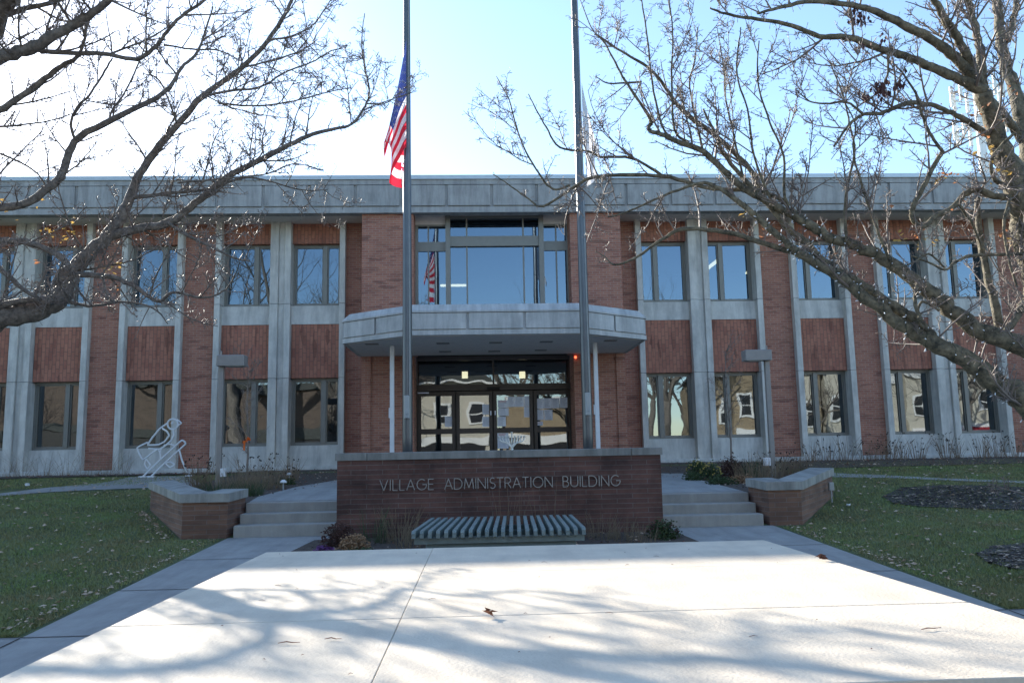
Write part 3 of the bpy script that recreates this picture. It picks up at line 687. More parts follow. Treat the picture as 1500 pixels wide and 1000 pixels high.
# ------------------------------------------------------------------ flagpoles and flags
def pole(x, label, box_dz):
    t = thing('flagpole', label, 'flagpole', (x, 17, zl(17)), 'flagpoles behind the sign wall')
    n = 14; zs = [zl(17) + (14.6 - zl(17)) * i / n for i in range(n + 1)]
    MB().tube([(x, 17, z) for z in zs], [.104 - .045 * max(0, (i / n - .15)) / .85 for i in range(n + 1)], 20).obj('pole', M['pole'], t, True)
    MB().ball((x, 17, 14.72), .11, n=16, m=10).obj('finial', M['silver'], t, True)
    MB().rings([[(x + r * math.cos(a * math.pi / 10), 17 + r * math.sin(a * math.pi / 10), z) for a in range(20)] for r, z in ((.22, zl(17)), (.21, zl(17) + .05), (.13, zl(17) + .1))]).obj('base_collar', M['pole'], t, True)
    MB().bbox(x - .055, x + .055, 16.81, 16.9, 2.03, 2.49, .012).ball((x, 16.80, 2.12), .016).obj('cleat_box', M['grey'], t)
    MB().tube([(x + .055, 16.88, 2.5), (x + .05, 16.88, 6), (x + .045, 16.9, 10), (x + .03, 16.93, 14.4)], .007, 6).obj('halyard', M['rope'], t)
    return t
pole(-1.41, 'tall grey flagpole with the striped flag, left of the doors', 0)
pole(2.31, 'tall grey flagpole with the plain white flag, right of the doors', 0)
def flag_surface(px, u, v, H, z0, side, wmax, k1):
    if u < .56: e = u / .56; back = 0.; low = .42 * e * e * v
    else: f = (u - .56) / .44; e = 1 - .8 * f; back = .04 + .08 * f; low = .42 * v + (.75 - .35 * v) * f
    x = .03 + wmax * e * (.82 + .18 * math.sin(5 * v + 1.5 * u)); y = 16.84 + back + .045 * math.sin(9 * e + 4 * v) * e + .03 * math.sin(6.3 * v)
    z = z0 - H * v - wmax * e * (k1 * (1 - v) ** 2 + .75) - low + .03 * math.sin(11 * u + 3 * v) * e
    return Vector((px + side * x, y, z))
def us_flag():
    mb = MB(); NU, NV = 44, 52; S = lambda u, v: flag_surface(-1.38, u, v, 2.42, 10.22, -1, .50, 4.6)
    mb.v = [tuple(S(i / NU, j / NV)) for j in range(NV + 1) for i in range(NU + 1)]
    for j in range(NV):
        for i in range(NU):
            if i > NU - 4 and rng.random() < .28: continue        # frayed fly end
            a = j * (NU + 1) + i; mb.f.append((a, a + 1, a + NU + 2, a + NU + 1))
            stripe = j // 4; m = 2 if (i / NU < .4 and stripe < 7) else (0 if stripe % 2 == 0 else 1); mb.mi.append(m)
    for r_ in range(9):                                            # stars
        for c in range(6 if r_ % 2 == 0 else 5):
            u0 = .4 * (c * 2 + (1 if r_ % 2 == 0 else 2)) / 12; v0 = 7 / 13 * (r_ + 1) / 10
            P0 = S(u0, v0); du = (S(u0 + .01, v0) - P0).normalized(); dv = (S(u0, v0 + .01) - P0).normalized(); nr = du.cross(dv).normalized()
            for sd in (-1, 1):
                mb.poly([P0 + nr * .004 * sd + (du * math.cos(k * math.pi / 5) + dv * math.sin(k * math.pi / 5)) * (.038 if k % 2 == 0 else .016) for k in range(10)], 1)
    o = mb.obj('flag', [M['flagred'], M['flagwhite'], M['flagblue']], smooth=True)
    tag(o, 'drooping red, white and blue stars and stripes flag with a frayed end', 'flag')
us_flag()
mb = MB(); NU, NV = 30, 24
mb.v = [tuple(flag_surface(2.36, i / NU, j / NV, 1.45, 9.25, 1, .36, 4.2)) for j in range(NV + 1) for i in range(NU + 1)]
for j in range(NV):
    for i in range(NU): a = j * (NU + 1) + i; mb.f.append((a, a + 1, a + NU + 2, a + NU + 1)); mb.mi.append(0)
tag(mb.obj('flag', M['flagwhite'], smooth=True), 'limp plain white flag hanging from the right flagpole', 'flag')

# ------------------------------------------------------------------ lamp posts
def lamp(px, side, zt, label):
    Y = 17.5; p = U(px, 600, Y); x = p.x; g = zl(Y) - .02
    t = thing('lamp_post', label, 'lamp post', (x, Y, g), 'shoebox lamp posts in the planters')
    MB().bbox(x - .05, x + .05, Y - .05, Y + .05, g, zt - .235, .008).obj('post', M['lamphead'], t)
    xa, xb = sorted((x - side * .075, x + side * .50)); h = MB().bbox(xa, xb, Y - .16, Y + .16, zt - .23, zt, .015)
    ho = h.obj('lamp_head', M['lamphead'], t)
    MB().box(min(x + side * .12, x + side * .46), max(x + side * .12, x + side * .46), Y - .12, Y + .12, zt - .244, zt - .2305).obj('lens', M['grey'], ho)
    MB().tube([(x - side * .02, Y, zt), (x - side * .02, Y, zt + .10)], .02).obj('photocell', M['lamphead'], t)
    b = g + .28; MB().bbox(x + .055, x + .16, Y - .10, Y + .02, b, b + .17, .01).obj('socket_box', M['white'], t) if side > 0 else MB().bbox(x - .2, x - .07, Y - .1, Y + .02, b, b + .17, .01).obj('socket_box', M['white'], t)
lamp(323, 1, 3.44, 'grey shoebox lamp post in left planter, head pointing right')
lamp(1127, -1, 3.40, 'grey shoebox lamp post in right planter, head pointing left')

# ------------------------------------------------------------------ white tube bird sculpture
SC = thing('bird_sculpture', 'white bent tube sculpture of a bird perched on a branch', 'sculpture', tuple(U(240, 697, 22.2)))
YS = 22.1
def line(name, pts, r=.024, y=YS, closed=False):
    P_ = [U(x, yy, y) for x, yy in pts]
    if closed: P_.append(P_[0])
    q = []
    for i in range(len(P_) - 1):
        for k in range(5):
            a = P_[max(i - 1, 0)]; b = P_[i]; c = P_[i + 1]; d = P_[min(i + 2, len(P_) - 1)]; t = k / 5
            sm = .5 * ((2 * b) + (c - a) * t + (2 * a - 5 * b + 4 * c - d) * t * t + (3 * b - a - 3 * c + d) * t ** 3)
            q.append(sm.lerp(b.lerp(c, t), .7))
    q.append(P_[-1]); MB().tube(q, r, 8).obj(name, M['tubewhite'], SC, True)
c5 = lambda x, y: (180 + x / 4.41, 600 + y / 4.41)
line('head_ring', [c5(322 + 34 * math.cos(a * .5236), 93 + 34 * math.sin(a * .5236)) for a in range(12)], closed=True)
line('beak', [c5(x, y) for x, y in ((350, 62), (378, 85), (352, 105))], r=.020)
MB().ball(U(*c5(318, 86), YS), .035).obj('eye', M['tubewhite'], SC, True)
line('back', [c5(x, y) for x, y in ((290, 85), (235, 125), (190, 180), (160, 225))])
line('wing', [c5(x, y) for x, y in ((255, 120), (285, 140), (298, 165), (270, 205), (230, 225), (160, 228))])
line('breast', [c5(x, y) for x, y in ((325, 125), (328, 165), (310, 200), (270, 235), (235, 255), (165, 250))])
line('tail', [c5(x, y) for x, y in ((160, 210), (92, 245), (128, 322), (225, 252))], r=.023)
line('leg', [c5(x, y) for x, y in ((225, 252), (240, 275), (245, 320))], r=.020)
line('leg', [c5(x, y) for x, y in ((250, 250), (240, 275))], r=.020)
line('branch', [c5(x, y) for x, y in ((130, 430), (255, 310), (380, 197), (405, 220), (290, 325), (180, 432))])
line('leaf', [c5(x, y) for x, y in ((150, 318), (140, 350), (158, 382), (178, 355), (150, 318))], r=.019)
line('leaf', [c5(x, y) for x, y in ((275, 345), (305, 335), (335, 352), (305, 372), (275, 345))], r=.019)
line('prop', [c5(x, y) for x, y in ((365, 262), (380, 320), (400, 370), (440, 425))], y=YS - .02)
line('perch', [c5(x, y) for x, y in ((265, 228), (300, 222), (335, 230))], r=.019)
for px in (210, 222, 278): q = U(px, 697.5, YS); MB().bbox(q.x - .09, q.x + .09, q.y - .1, q.y + .1, zg(q.y), zg(q.y) + .035, .006).obj('foot_plate', M['tubewhite'], SC)

# ------------------------------------------------------------------ menorah and paper notices by the doors
mp = U(750, 658, 22.4); zb = zl(22.4); MN = thing('menorah', 'silver nine branched menorah standing before the glass doors', 'menorah', (mp.x, 22.4, zb))
MB().rings([[(mp.x + r * math.cos(a * .5236), 22.4 + r * math.sin(a * .5236), z) for a in range(12)] for r, z in ((.2, zb), (.19, zb + .05), (.06, zb + .1), (.035, zb + .16), (.03, 1.36), (.05, 1.4))]).obj('stand', M['silver'], MN, True)
for k in range(-4, 5):
    if k == 0: pts = [(0, 1.38), (0, 1.6), (0, 1.80)]
    else: s = k / 4 * .34; pts = [(0, 1.40), (s * .35, 1.46 + .02 * abs(k)), (s * .72, 1.52 + .015 * abs(k)), (s * .9, 1.6), (s, 1.69)] if True else 0
    P_ = [Vector((mp.x + x, 22.4, z)) for x, z in pts]; MB().tube(P_, .017, 8).obj('arm', M['silver'], MN, True)
    e = P_[-1]; MB().rings([[(e.x + r * math.cos(a * .7854), e.y + r * math.sin(a * .7854), e.z + z) for a in range(8)] for r, z in ((.016, -.01), (.03, .03), (.03, .045))]).obj('cup', M['silver'], MN, True)
NT = []
o5 = lambda x, y: (710 + x / 9.093, 560 + y / 9.093)
o4 = lambda x, y: (600 + x / 9.09, 560 + y / 9.09)
D = 'on the right sliding glass door'; S_ = 'on the right glass side light'
for f, (a, b, c, d), lab, dy, red in (
    (o5, (175, 235, 305, 335), 'upright white notice with red heading ' + D + ', left edge', 0, True),
    (o5, (308, 190, 393, 325), 'white notice in the top row ' + D + ', first from the left', 0, False),
    (o5, (398, 190, 520, 325), 'wider white notice in top row ' + D + ', second from the left', 0, False),
    (o5, (528, 180, 625, 318), 'white notice in the top right corner ' + D, 0, False),
    (o5, (525, 322, 632, 462), 'white notice below the top right corner one ' + D, 0, False),
    (o5, (178, 340, 320, 445), 'wide white notice between two others at the left edge ' + D, 0, False),
    (o5, (170, 455, 282, 585), 'white notice lowest in left column above the rail ' + D, 0, False),
    (o5, (170, 655, 315, 880), 'tall white poster with red heading below the rail ' + D, 0, True),
    (o5, (675, 215, 780, 352), 'white notice in the top row ' + S_ + ', nearest the doors', .05, False),
    (o5, (785, 210, 885, 345), 'white notice in the top row ' + S_ + ', second from the doors', .05, False),
    (o5, (890, 205, 992, 342), 'white notice in the top row ' + S_ + ', third from the doors', .05, False),
    (o5, (1000, 200, 1100, 338), 'white notice in the top row ' + S_ + ', farthest from the doors', .05, False),
    (o5, (683, 362, 785, 500), 'white notice in the second row ' + S_ + ', nearer the doors', .05, False),
    (o5, (795, 362, 903, 500), 'white notice in the second row ' + S_ + ', farther from the doors', .05, False),
    (o5, (695, 520, 775, 572), 'small red and white sticker below the notices ' + S_, .05, True),
    (o4, (970, 290, 1080, 425), 'upper of two white notices on the left sliding glass door', 0, False),
    (o4, (970, 455, 1085, 590), 'lower of two white notices on the left sliding glass door', 0, False),
    (o4, (470, 450, 580, 590), 'single white notice on the left glass side light', .05, False)):
    y = YD - .026 + dy; p0 = U(*f(a, d), y); p1 = U(*f(c, b), y)
    m = MB().box(p0.x, p1.x, y - .002, y, p0.z, p1.z); m.k = 1; h = p1.z - p0.z; w = p1.x - p0.x
    nl = 2 if h < .12 else int(h / .035)
    for i in range(nl):
        zz = p1.z - h * (i + .8) / (nl + .8); m.k = 2 if (red and i < max(1, nl // 3)) else 1
        ww = w * rng.uniform(.5, .8); x0 = p0.x + w * .12
        m.box(x0, x0 + ww, y - .0035, y - .0021, zz - .005, zz + .005)
    tag(m.obj('paper_notice', [M['paper'], M['ink'], M['inkred']]), lab, 'notice', 'paper notices on the entrance glass')

# ------------------------------------------------------------------ plants
def tuft(name, base, n, h, spread, m, label, group, cat='plant', heads=0, lean=.35, seed=1, wdt=.004):
    r = random.Random(seed); mb = MB(); hd = MB(); x, y, z = base
    for i in range(n):
        a = r.uniform(0, 6.28); q = r.random() ** .6 * spread * .62; hh = h * r.uniform(.35, 1.0) ** (1 if heads else 1.4); l = lean * 1.9 * r.uniform(.1, 1) ** 1.3 * hh
        b = Vector((x + q * math.cos(a), y + q * math.sin(a), z - .02)); a2 = a + r.uniform(-.8, .8)
        tip = b + Vector((l * math.cos(a2), l * math.sin(a2), hh)); mid = b.lerp(tip, .5) + Vector((-.12 * l * math.cos(a2), -.12 * l * math.sin(a2), .06 * hh))
        mb.tube([b, mid, tip], [wdt, wdt * .8, wdt * .4], 3, False)
        if r.random() < .35: s = mid.lerp(tip, .3); mb.tube([s, s + Vector((r.uniform(-.1, .1), r.uniform(-.1, .1), .12)) * h], [wdt * .6, wdt * .3], 3, False)
        if heads and i < heads:
            for k in range(3):
                hd.ball(tip + Vector((r.uniform(-.03, .03), r.uniform(-.03, .03), r.uniform(-.05, .0))), r.uniform(.007, .018), n=6, m=4)
    t = thing(name, label, cat, base, group); mb.obj('stems', m, t)
    if heads: tag(hd.obj('seed_heads', M['seed'], t), kind='stuff')
    return t
def mound(name, base, rx, rz, m, label, group=None, n=900, fl=None, nf=120, s=.02, seed=2, cat='flowers'):
    r = random.Random(seed); mb = MB(); fm_ = MB(); x, y, z = base
    for i in range(n):
        a = r.uniform(0, 6.28); e = math.asin(r.random()); q = r.uniform(.55, 1.05) * (1 + .18 * math.sin(3 * a + seed) + .12 * math.sin(7 * a + 2 * seed))
        p = (x + rx * q * math.cos(a) * math.cos(e), y + rx * q * math.sin(a) * math.cos(e), z + rz * q * math.sin(e)); leaf(mb, p, s * r.uniform(.6, 1.3), r, 1)
    for i in range(26):
        a = r.uniform(0, 6.28); q = r.uniform(.3, .9); mb.tube([(x, y, z - .02), (x + rx * q * math.cos(a), y + rx * q * math.sin(a), z + rz * .9)], .004, 3, False)
    t = thing(name, label, cat, base, group); mb.obj('foliage', m, t)
    if fl:
        for i in range(nf):
            a = r.uniform(0, 6.28); e = math.asin(r.uniform(.3, 1)); q = r.uniform(.95, 1.12)
            c = (x + rx * q * math.cos(a) * math.cos(e), y + rx * q * math.sin(a) * math.cos(e), z + rz * q * math.sin(e))
            fm_.ball(c, r.uniform(.012, .022), rz=.011, n=6, m=3)
        tag(fm_.obj('blossoms', fl, t), kind='stuff')
    return t
def G_(px, py, fn=zg): p = on(px, py, fn); return (p.x, p.y, fn(p.y))
fy = lambda px, Y: (U(px, 790, Y).x, Y, zg(Y))
mound('chrysanthemum', fy(497, 12.5), .26, .34, M['mumdark'], 'dark withered chrysanthemum at left end of the sign wall', fl=M['mumdark'], n=1500, s=.018, seed=3)
mound('chrysanthemum', fy(519, 12.0), .22, .24, M['mumtan'], 'tan faded chrysanthemum in front of the dark one by the sign wall', fl=M['mumtan'], n=1100, s=.018, seed=4)
mound('chrysanthemum', fy(530, 11.6), .20, .13, M['green'], 'low green leafy clump beside tan chrysanthemum', n=700, s=.02, seed=5, cat='plant')
mound('ornamental_kale', fy(473, 11.9), .13, .12, M['mumpurple'], 'small purple leafy plant at left corner of the flower bed', n=300, s=.035, seed=6, cat='plant')
mound('chrysanthemum', fy(972, 12.6), .24, .27, M['green'], 'dull green bushy plant at right end of the sign wall', n=1300, fl=M['mumdark'], nf=50, s=.022, seed=7, cat='plant')
bedc = [(548, 12.8, 60, .62, .35, 'dry_plant', 'green', 'dark upright withered plant against the sign wall, left of the bench'), (583, 12.9, 90, .6, .5, 'dry_grass', 'drygrass', 'tan dry grass clump against the sign wall, next to bench end'), (600, 12.2, 60, .42, .4, 'dry_grass', 'drygrass', 'low dry grass clump at the left end of the bench'),
        (735, 12.9, 14, 1.0, .5, 'dry_stalks', 'stalk', 'thin bare stalks rising behind the left part of the bench'), (757, 12.9, 10, 1.05, .2, 'dry_stalks', 'stalk', 'tight group of tall bare stalks behind the middle of the bench'), (812, 12.9, 16, 1.0, .6, 'dry_stalks', 'stalk', 'bare leaning stalks behind the right part of the bench'),
        (877, 12.7, 60, .45, .5, 'dry_grass', 'drygrass', 'brown dry grass tuft right of the bench'), (915, 12.5, 70, .38, .5, 'dry_grass', 'drygrass', 'flattened brown grass tuft between bench and right end of sign wall'), (940, 12.2, 50, .34, .4, 'dry_grass', 'drygrass', 'low brown grass tuft beside green bushy plant')]
for i, (px, Y, n, h, s, nm, mm, lab) in enumerate(bedc): tuft(nm, fy(px, Y), n, h, s, M[mm], lab, 'dry plants in front of the sign wall', seed=20 + i, lean=.3 if n > 20 else .15)
# left planter
Lb = [(292, 18.0, 60, .75, .35, 'dry_flowers', 'stalk', 20, 'brown seeded stalks at left end of the left planter'), (345, 17.3, 110, .55, .6, 'dry_grass', 'drygrass', 0, 'tan grass clump around foot of left lamp post'), (372, 18.5, 40, .75, .6, 'dry_flowers', 'stalk', 26, 'black headed stalks behind the left planter, near orange ribbon'),
      (368, 16.0, 90, .33, .3, 'green_grass', 'green', 0, 'green grassy clump at right end of the left planter'), (392, 17.5, 90, .5, .5, 'dry_grass', 'drygrass', 0, 'tan and green grass right of left planter'), (315, 16.6, 90, .28, .5, 'green_grass', 'green', 0, 'low green tuft at left side of the left planter'), (412, 18.6, 40, .5, .4, 'dry_flowers', 'stalk', 14, 'short dark seeded stalks beside left landing edge'), (428, 19.6, 30, .62, .2, 'dry_flowers', 'stalk', 6, 'single upright seeded stalk clump near the path light')]
for i, (px, Y, n, h, s, nm, mm, hd, lab) in enumerate(Lb): b = U(px, 700, Y); tuft(nm, (b.x, Y, zl(Y) - .02), int(n * 1.8), h, s * 1.15, M[mm], lab, 'plants in the left planter', heads=hd, seed=40 + i)
Rb = [(1095, 18.0, 80, .45, .5, 'dry_grass', 'green', 0, 'green and brown grass left of right lamp post'), (1110, 17.0, 110, .5, .7, 'dry_grass', 'drygrass', 0, 'tan drooping grass at foot of right lamp post'), (1140, 17.6, 70, .62, .5, 'dry_flowers', 'stalk', 20, 'black headed stalks just right of right lamp post'), (1160, 18.2, 70, .6, .5, 'dry_flowers', 'stalk', 16, 'black headed stalks at right end of the right planter'), (1100, 18.8, 40, .62, .6, 'dry_flowers', 'stalk', 16, 'dark seeded stalks behind the right planter mums')]
for i, (px, Y, n, h, s, nm, mm, hd, lab) in enumerate(Rb): b = U(px, 700, Y); tuft(nm, (b.x, Y, zl(Y) - .02), int(n * 1.8), h, s * 1.15, M[mm], lab, 'plants in the right planter', heads=hd, seed=60 + i)
def pm_(px, Y): b = U(px, 700, Y); return (b.x, Y, zl(Y) - .02)
mound('chrysanthemum', pm_(1022, 18.6), .24, .36, M['green'], 'chrysanthemum with pale yellow tops nearest the landing', fl=M['mumyellow'], nf=40, n=900, s=.022, seed=11)
mound('chrysanthemum', pm_(1042, 17.6), .24, .34, M['green'], 'chrysanthemum with yellow tops, right of the paler yellow one', fl=M['mumyellow'], nf=50, n=900, s=.022, seed=12)
mound('shrub', pm_(1072, 18.0), .32, .42, M['mumdark'], 'dark red rounded shrub in the right planter', n=1500, s=.022, seed=13, cat='shrub')
mound('shrub', pm_(1016, 17.4), .22, .18, M['green'], 'low green shrub at edge of the right landing', n=700, s=.022, seed=14, cat='shrub')
mound('shrub', pm_(1055, 16.4), .30, .16, M['green'], 'low spreading green plant in front of the yellow chrysanthemums', n=900, s=.022, seed=15, cat='shrub')
mound('shrub', pm_(1085, 16.6), .26, .16, M['mumtan'], 'low browned plant beside coping of right planter', n=700, s=.022, seed=16, cat='shrub')
mound('shrub', pm_(420, 18.6), .22, .16, M['green'], 'low dark green plant by the left landing edge', n=700, s=.022, seed=17, cat='shrub')
side_words = ['first', 'second', 'third', 'fourth', 'fifth', 'sixth', 'seventh', 'eighth', 'ninth', 'tenth', 'eleventh', 'twelfth', 'thirteenth']
for i, px in enumerate((1190, 1212, 1240, 1272, 1290, 1306, 1322, 1348, 1388, 1405, 1440, 1462, 1486)):
    b = U(px, 690, 22.6 + .5 * (i % 2)); tuft('dry_flowers', (b.x, b.y, .88), 26, .62 + .1 * (i % 3), .35, M['stalk'], f'black headed dry flower clump below the right windows, {side_words[i]} from the planter', 'dry flowers along the right facade', heads=12, seed=80 + i, wdt=.006)
for i, px in enumerate((8, 34, 66, 98, 130, 155, 178)):
    b = U(px, 690, 23.1); tuft('dry_grass', (b.x, b.y, .87), 34, .75, .4, M['drygrass'], f'wispy tan grass below the left windows, {side_words[6 - i]} from the bird sculpture', 'dry grass along the left facade', seed=100 + i, wdt=.003, lean=.6)
for (px, py, Y, lab) in ((424, 695, 19.5, 'white domed path light in the bed left of the landing'), (415, 706, 17.2, 'small white path light low by left landing edge')):
    p = U(px, py, Y); t = thing('path_light', lab, 'path light', (p.x, Y, zl(Y)))
    MB().tube([(p.x, Y, zl(Y) - .03), (p.x, Y, p.z)], .015).obj('stem', M['grey'], t); MB().rings([[(p.x + r * math.cos(a * .5236), Y + r * math.sin(a * .5236), p.z + z) for a in range(12)] for r, z in ((.07, -.01), (.065, .02), (.03, .05))]).obj('cap', M['white'], t, True)
for (px, py, fn, lab, s) in ((566, 792, zg, 'crumpled white paper scrap in the bed left of the bench', .05), (884, 793, zg, 'white paper scrap in the bed right of the bench', .04), (1207, 734, zg, 'white scrap by right planter wall below the socket', .05), (1243, 742, zg, 'white litter scrap on the right lawn near planter', .04), (40, 712, zg, 'white paper scrap by the path at far left', .06), (521, 778, zg, 'white scrap behind the tan chrysanthemum', .04)):
    p = on(px, py, fn) if py < 780 else Vector(fy(px, 11.2)); m = MB(); z = fn(p.y) + .06
    m.rings([[(p.x + s * rng.uniform(.7, 1.2) * math.cos(a * 1.05), p.y + s * rng.uniform(.7, 1.2) * math.sin(a * 1.05), z - .04 + s * q + rng.uniform(-.01, .01)) for a in range(6)] for q in (0, .5, .9)])
    tag(m.obj('paper_scrap', M['white']), lab, 'litter')

# ------------------------------------------------------------------ bare trees
def smooth(P_, W_, sub=5, jit=.0, r=None):
    q, w = [], []; n = len(P_)
    for i in range(n - 1):
        a, b, c, d = P_[max(i - 1, 0)], P_[i], P_[i + 1], P_[min(i + 2, n - 1)]
        for k in range(sub):
            t = k / sub; s = .5 * ((2 * b) + (c - a) * t + (2 * a - 5 * b + 4 * c - d) * t * t + (3 * b - a - 3 * c + d) * t ** 3)
            if jit and r and (i or k): s = s + Vector((r.gauss(0, 1), r.gauss(0, 1), r.gauss(0, 1))) * jit * (W_[i] + .01)
            q.append(s); w.append(W_[i] + (W_[i + 1] - W_[i]) * t)
    q.append(P_[-1]); w.append(W_[-1]); return q, w
class Tree:
    def __init__(s, seed): s.seed0 = seed; s.r = random.Random(seed); s.limb = MB(); s.br = MB(); s.tw = MB(); s.paths = []
    def add(s, P_, W_, sub=5):
        q, w = smooth(P_, W_, sub, .10, s.r); s.limb.tube(q, [x * (1 + s.r.uniform(-.07, .09)) for x in w], 12 if max(w) > .05 else 8); s.paths.append((q, w)); return q, w
    def rvec(s): return Vector((s.r.gauss(0, 1), s.r.gauss(0, 1), s.r.gauss(0, 1))).normalized()
    def spur(s, p, d, sc=1):
        e = p + d * s.r.uniform(.025, .075) * sc; k = s.r.uniform(.0022, .0034)
        s.tw.tube([p, p.lerp(e, .6) + s.rvec() * .004, e, e + d * .012], [k * .9, k * .8, k * 1.5, k * .3], 3, False)
    def shoot(s, p, d, L_, rad, lvl, up=.25):
        n = max(3, int(L_ / (.16 if lvl == 0 else .09))); pts = [p]; cur = d.normalized()
        for i in range(n):
            cur = (cur + s.rvec() * .17 + Vector((0, 0, up * .2))).normalized(); pts.append(pts[-1] + cur * (L_ / n))
        rr = [rad * (1 - .75 * i / n) + .0021 for i in range(n + 1)]
        (s.br if lvl == 0 else s.tw).tube(pts, rr, 6 if lvl == 0 else 4, False)
        for i in range(1, n + 1):
            seg = pts[i] - pts[i - 1]; t = seg.normalized()
            if lvl < 2:
                k = 2 if lvl == 0 else 1
                for _ in range(k):
                    if s.r.random() < (.9 if lvl == 0 else .62):
                        w = t.cross(s.rvec()).normalized(); dd = (t * s.r.uniform(.3, 1) + w + Vector((0, 0, up * .8))).normalized()
                        l2 = L_ * s.r.uniform(.2, .5) * (1 - .5 * i / n); s.shoot(pts[i] - seg * s.r.random(), dd, max(.06, l2), rr[i] * .62, lvl + 1, up)
            for _ in range(2 if lvl else 1):
                if s.r.random() < .5: s.spur(pts[i] - seg * s.r.random(), (t * .4 + t.cross(s.rvec()).normalized()).normalized())
    def clothe(s, dens, lo, hi, up=.35, tmin=0.):
        for q, w in s.paths:
            tot = sum((q[i + 1] - q[i]).length for i in range(len(q) - 1)); acc = 0
            for i in range(len(q) - 1):
                seg = q[i + 1] - q[i]; acc += seg.length; f = acc / tot
                if f < tmin and w[i] > .10: continue
                n = seg.length * dens * (.5 if w[i] > .09 else 1); k = int(n) + (1 if s.r.random() < n % 1 else 0)
                for _ in range(k):
                    t = seg.normalized(); wv = t.cross(s.rvec()).normalized()
                    d = (t * s.r.uniform(.1, .9) + wv + Vector((0, 0, up))).normalized(); L_ = s.r.uniform(lo, hi) * (1 - .35 * f)
                    if s.r.random() < .3: L_ *= .4
                    s.shoot(q[i] + seg * s.r.random() + wv * w[i] * .8, d, L_, min(w[i] * .42, .004 + L_ * .008), 0 if L_ > .45 else 1, up)
                if s.r.random() < .9: s.spur(q[i] + t_perp(seg, s) * w[i], t_perp(seg, s), 1.3)
    def build(s, name, label, barkm, base, group=None):
        t = thing(name, label, 'tree', base, group)
        s.limb.obj('trunk', barkm, t, True); s.br.obj('branches', M['bark'] if barkm is M['bark'] else M['twig'], t, True); s.tw.obj('twigs', M['twig'], t, True)
        return t
def t_perp(seg, s): return seg.normalized().cross(s.rvec()).normalized()
def px_limb(T, pts, y0, y1, root=None):
    n = len(pts); P_, W_ = [], []
    for i, (x, y, w) in enumerate(pts):
        Y = y0 + (y1 - y0) * i / max(1, n - 1); P_.append(U(x, y, Y)); W_.append(w * (.40 if T.seed0 == 11 else .44) * Y / F)
    T.add(P_, W_); return P_

# left tree: forked trunk just outside the left edge
TL = Tree(11)
def ends(T, pts, Y0, Y1): px_limb(T, pts, Y0, Y1)
base = U(-190, 760, 9.4); base.z = zg(9.4)
fork = U(-120, 520, 9.4)
TL.add([base + Vector((0, 0, -.1)), base + Vector((.02, 0, .5)), base.lerp(fork, .6) + Vector((.05, 0, 0)), fork], [.36, .29, .26, .25])
up1 = [U(-110, 400, 9.3), U(-100, 270, 9.0), U(-75, 150, 8.4), U(-20, 40, 7.9), U(60, -90, 7.4), U(100, -250, 7.0), U(130, -420, 6.7)]
TL.add([fork] + up1, [.21, .19, .17, .15, .125, .1, .07, .04])
TL.add([fork, U(-160, 330, 9.8), U(-230, 120, 10.2), U(-260, -120, 10.4), U(-270, -350, 10.6)], [.2, .16, .13, .09, .04])
TL.add([U(-160, 330, 9.8), U(-300, 230, 9.2), U(-480, 60, 8.6), U(-620, -160, 8.0)], [.13, .11, .08, .03])
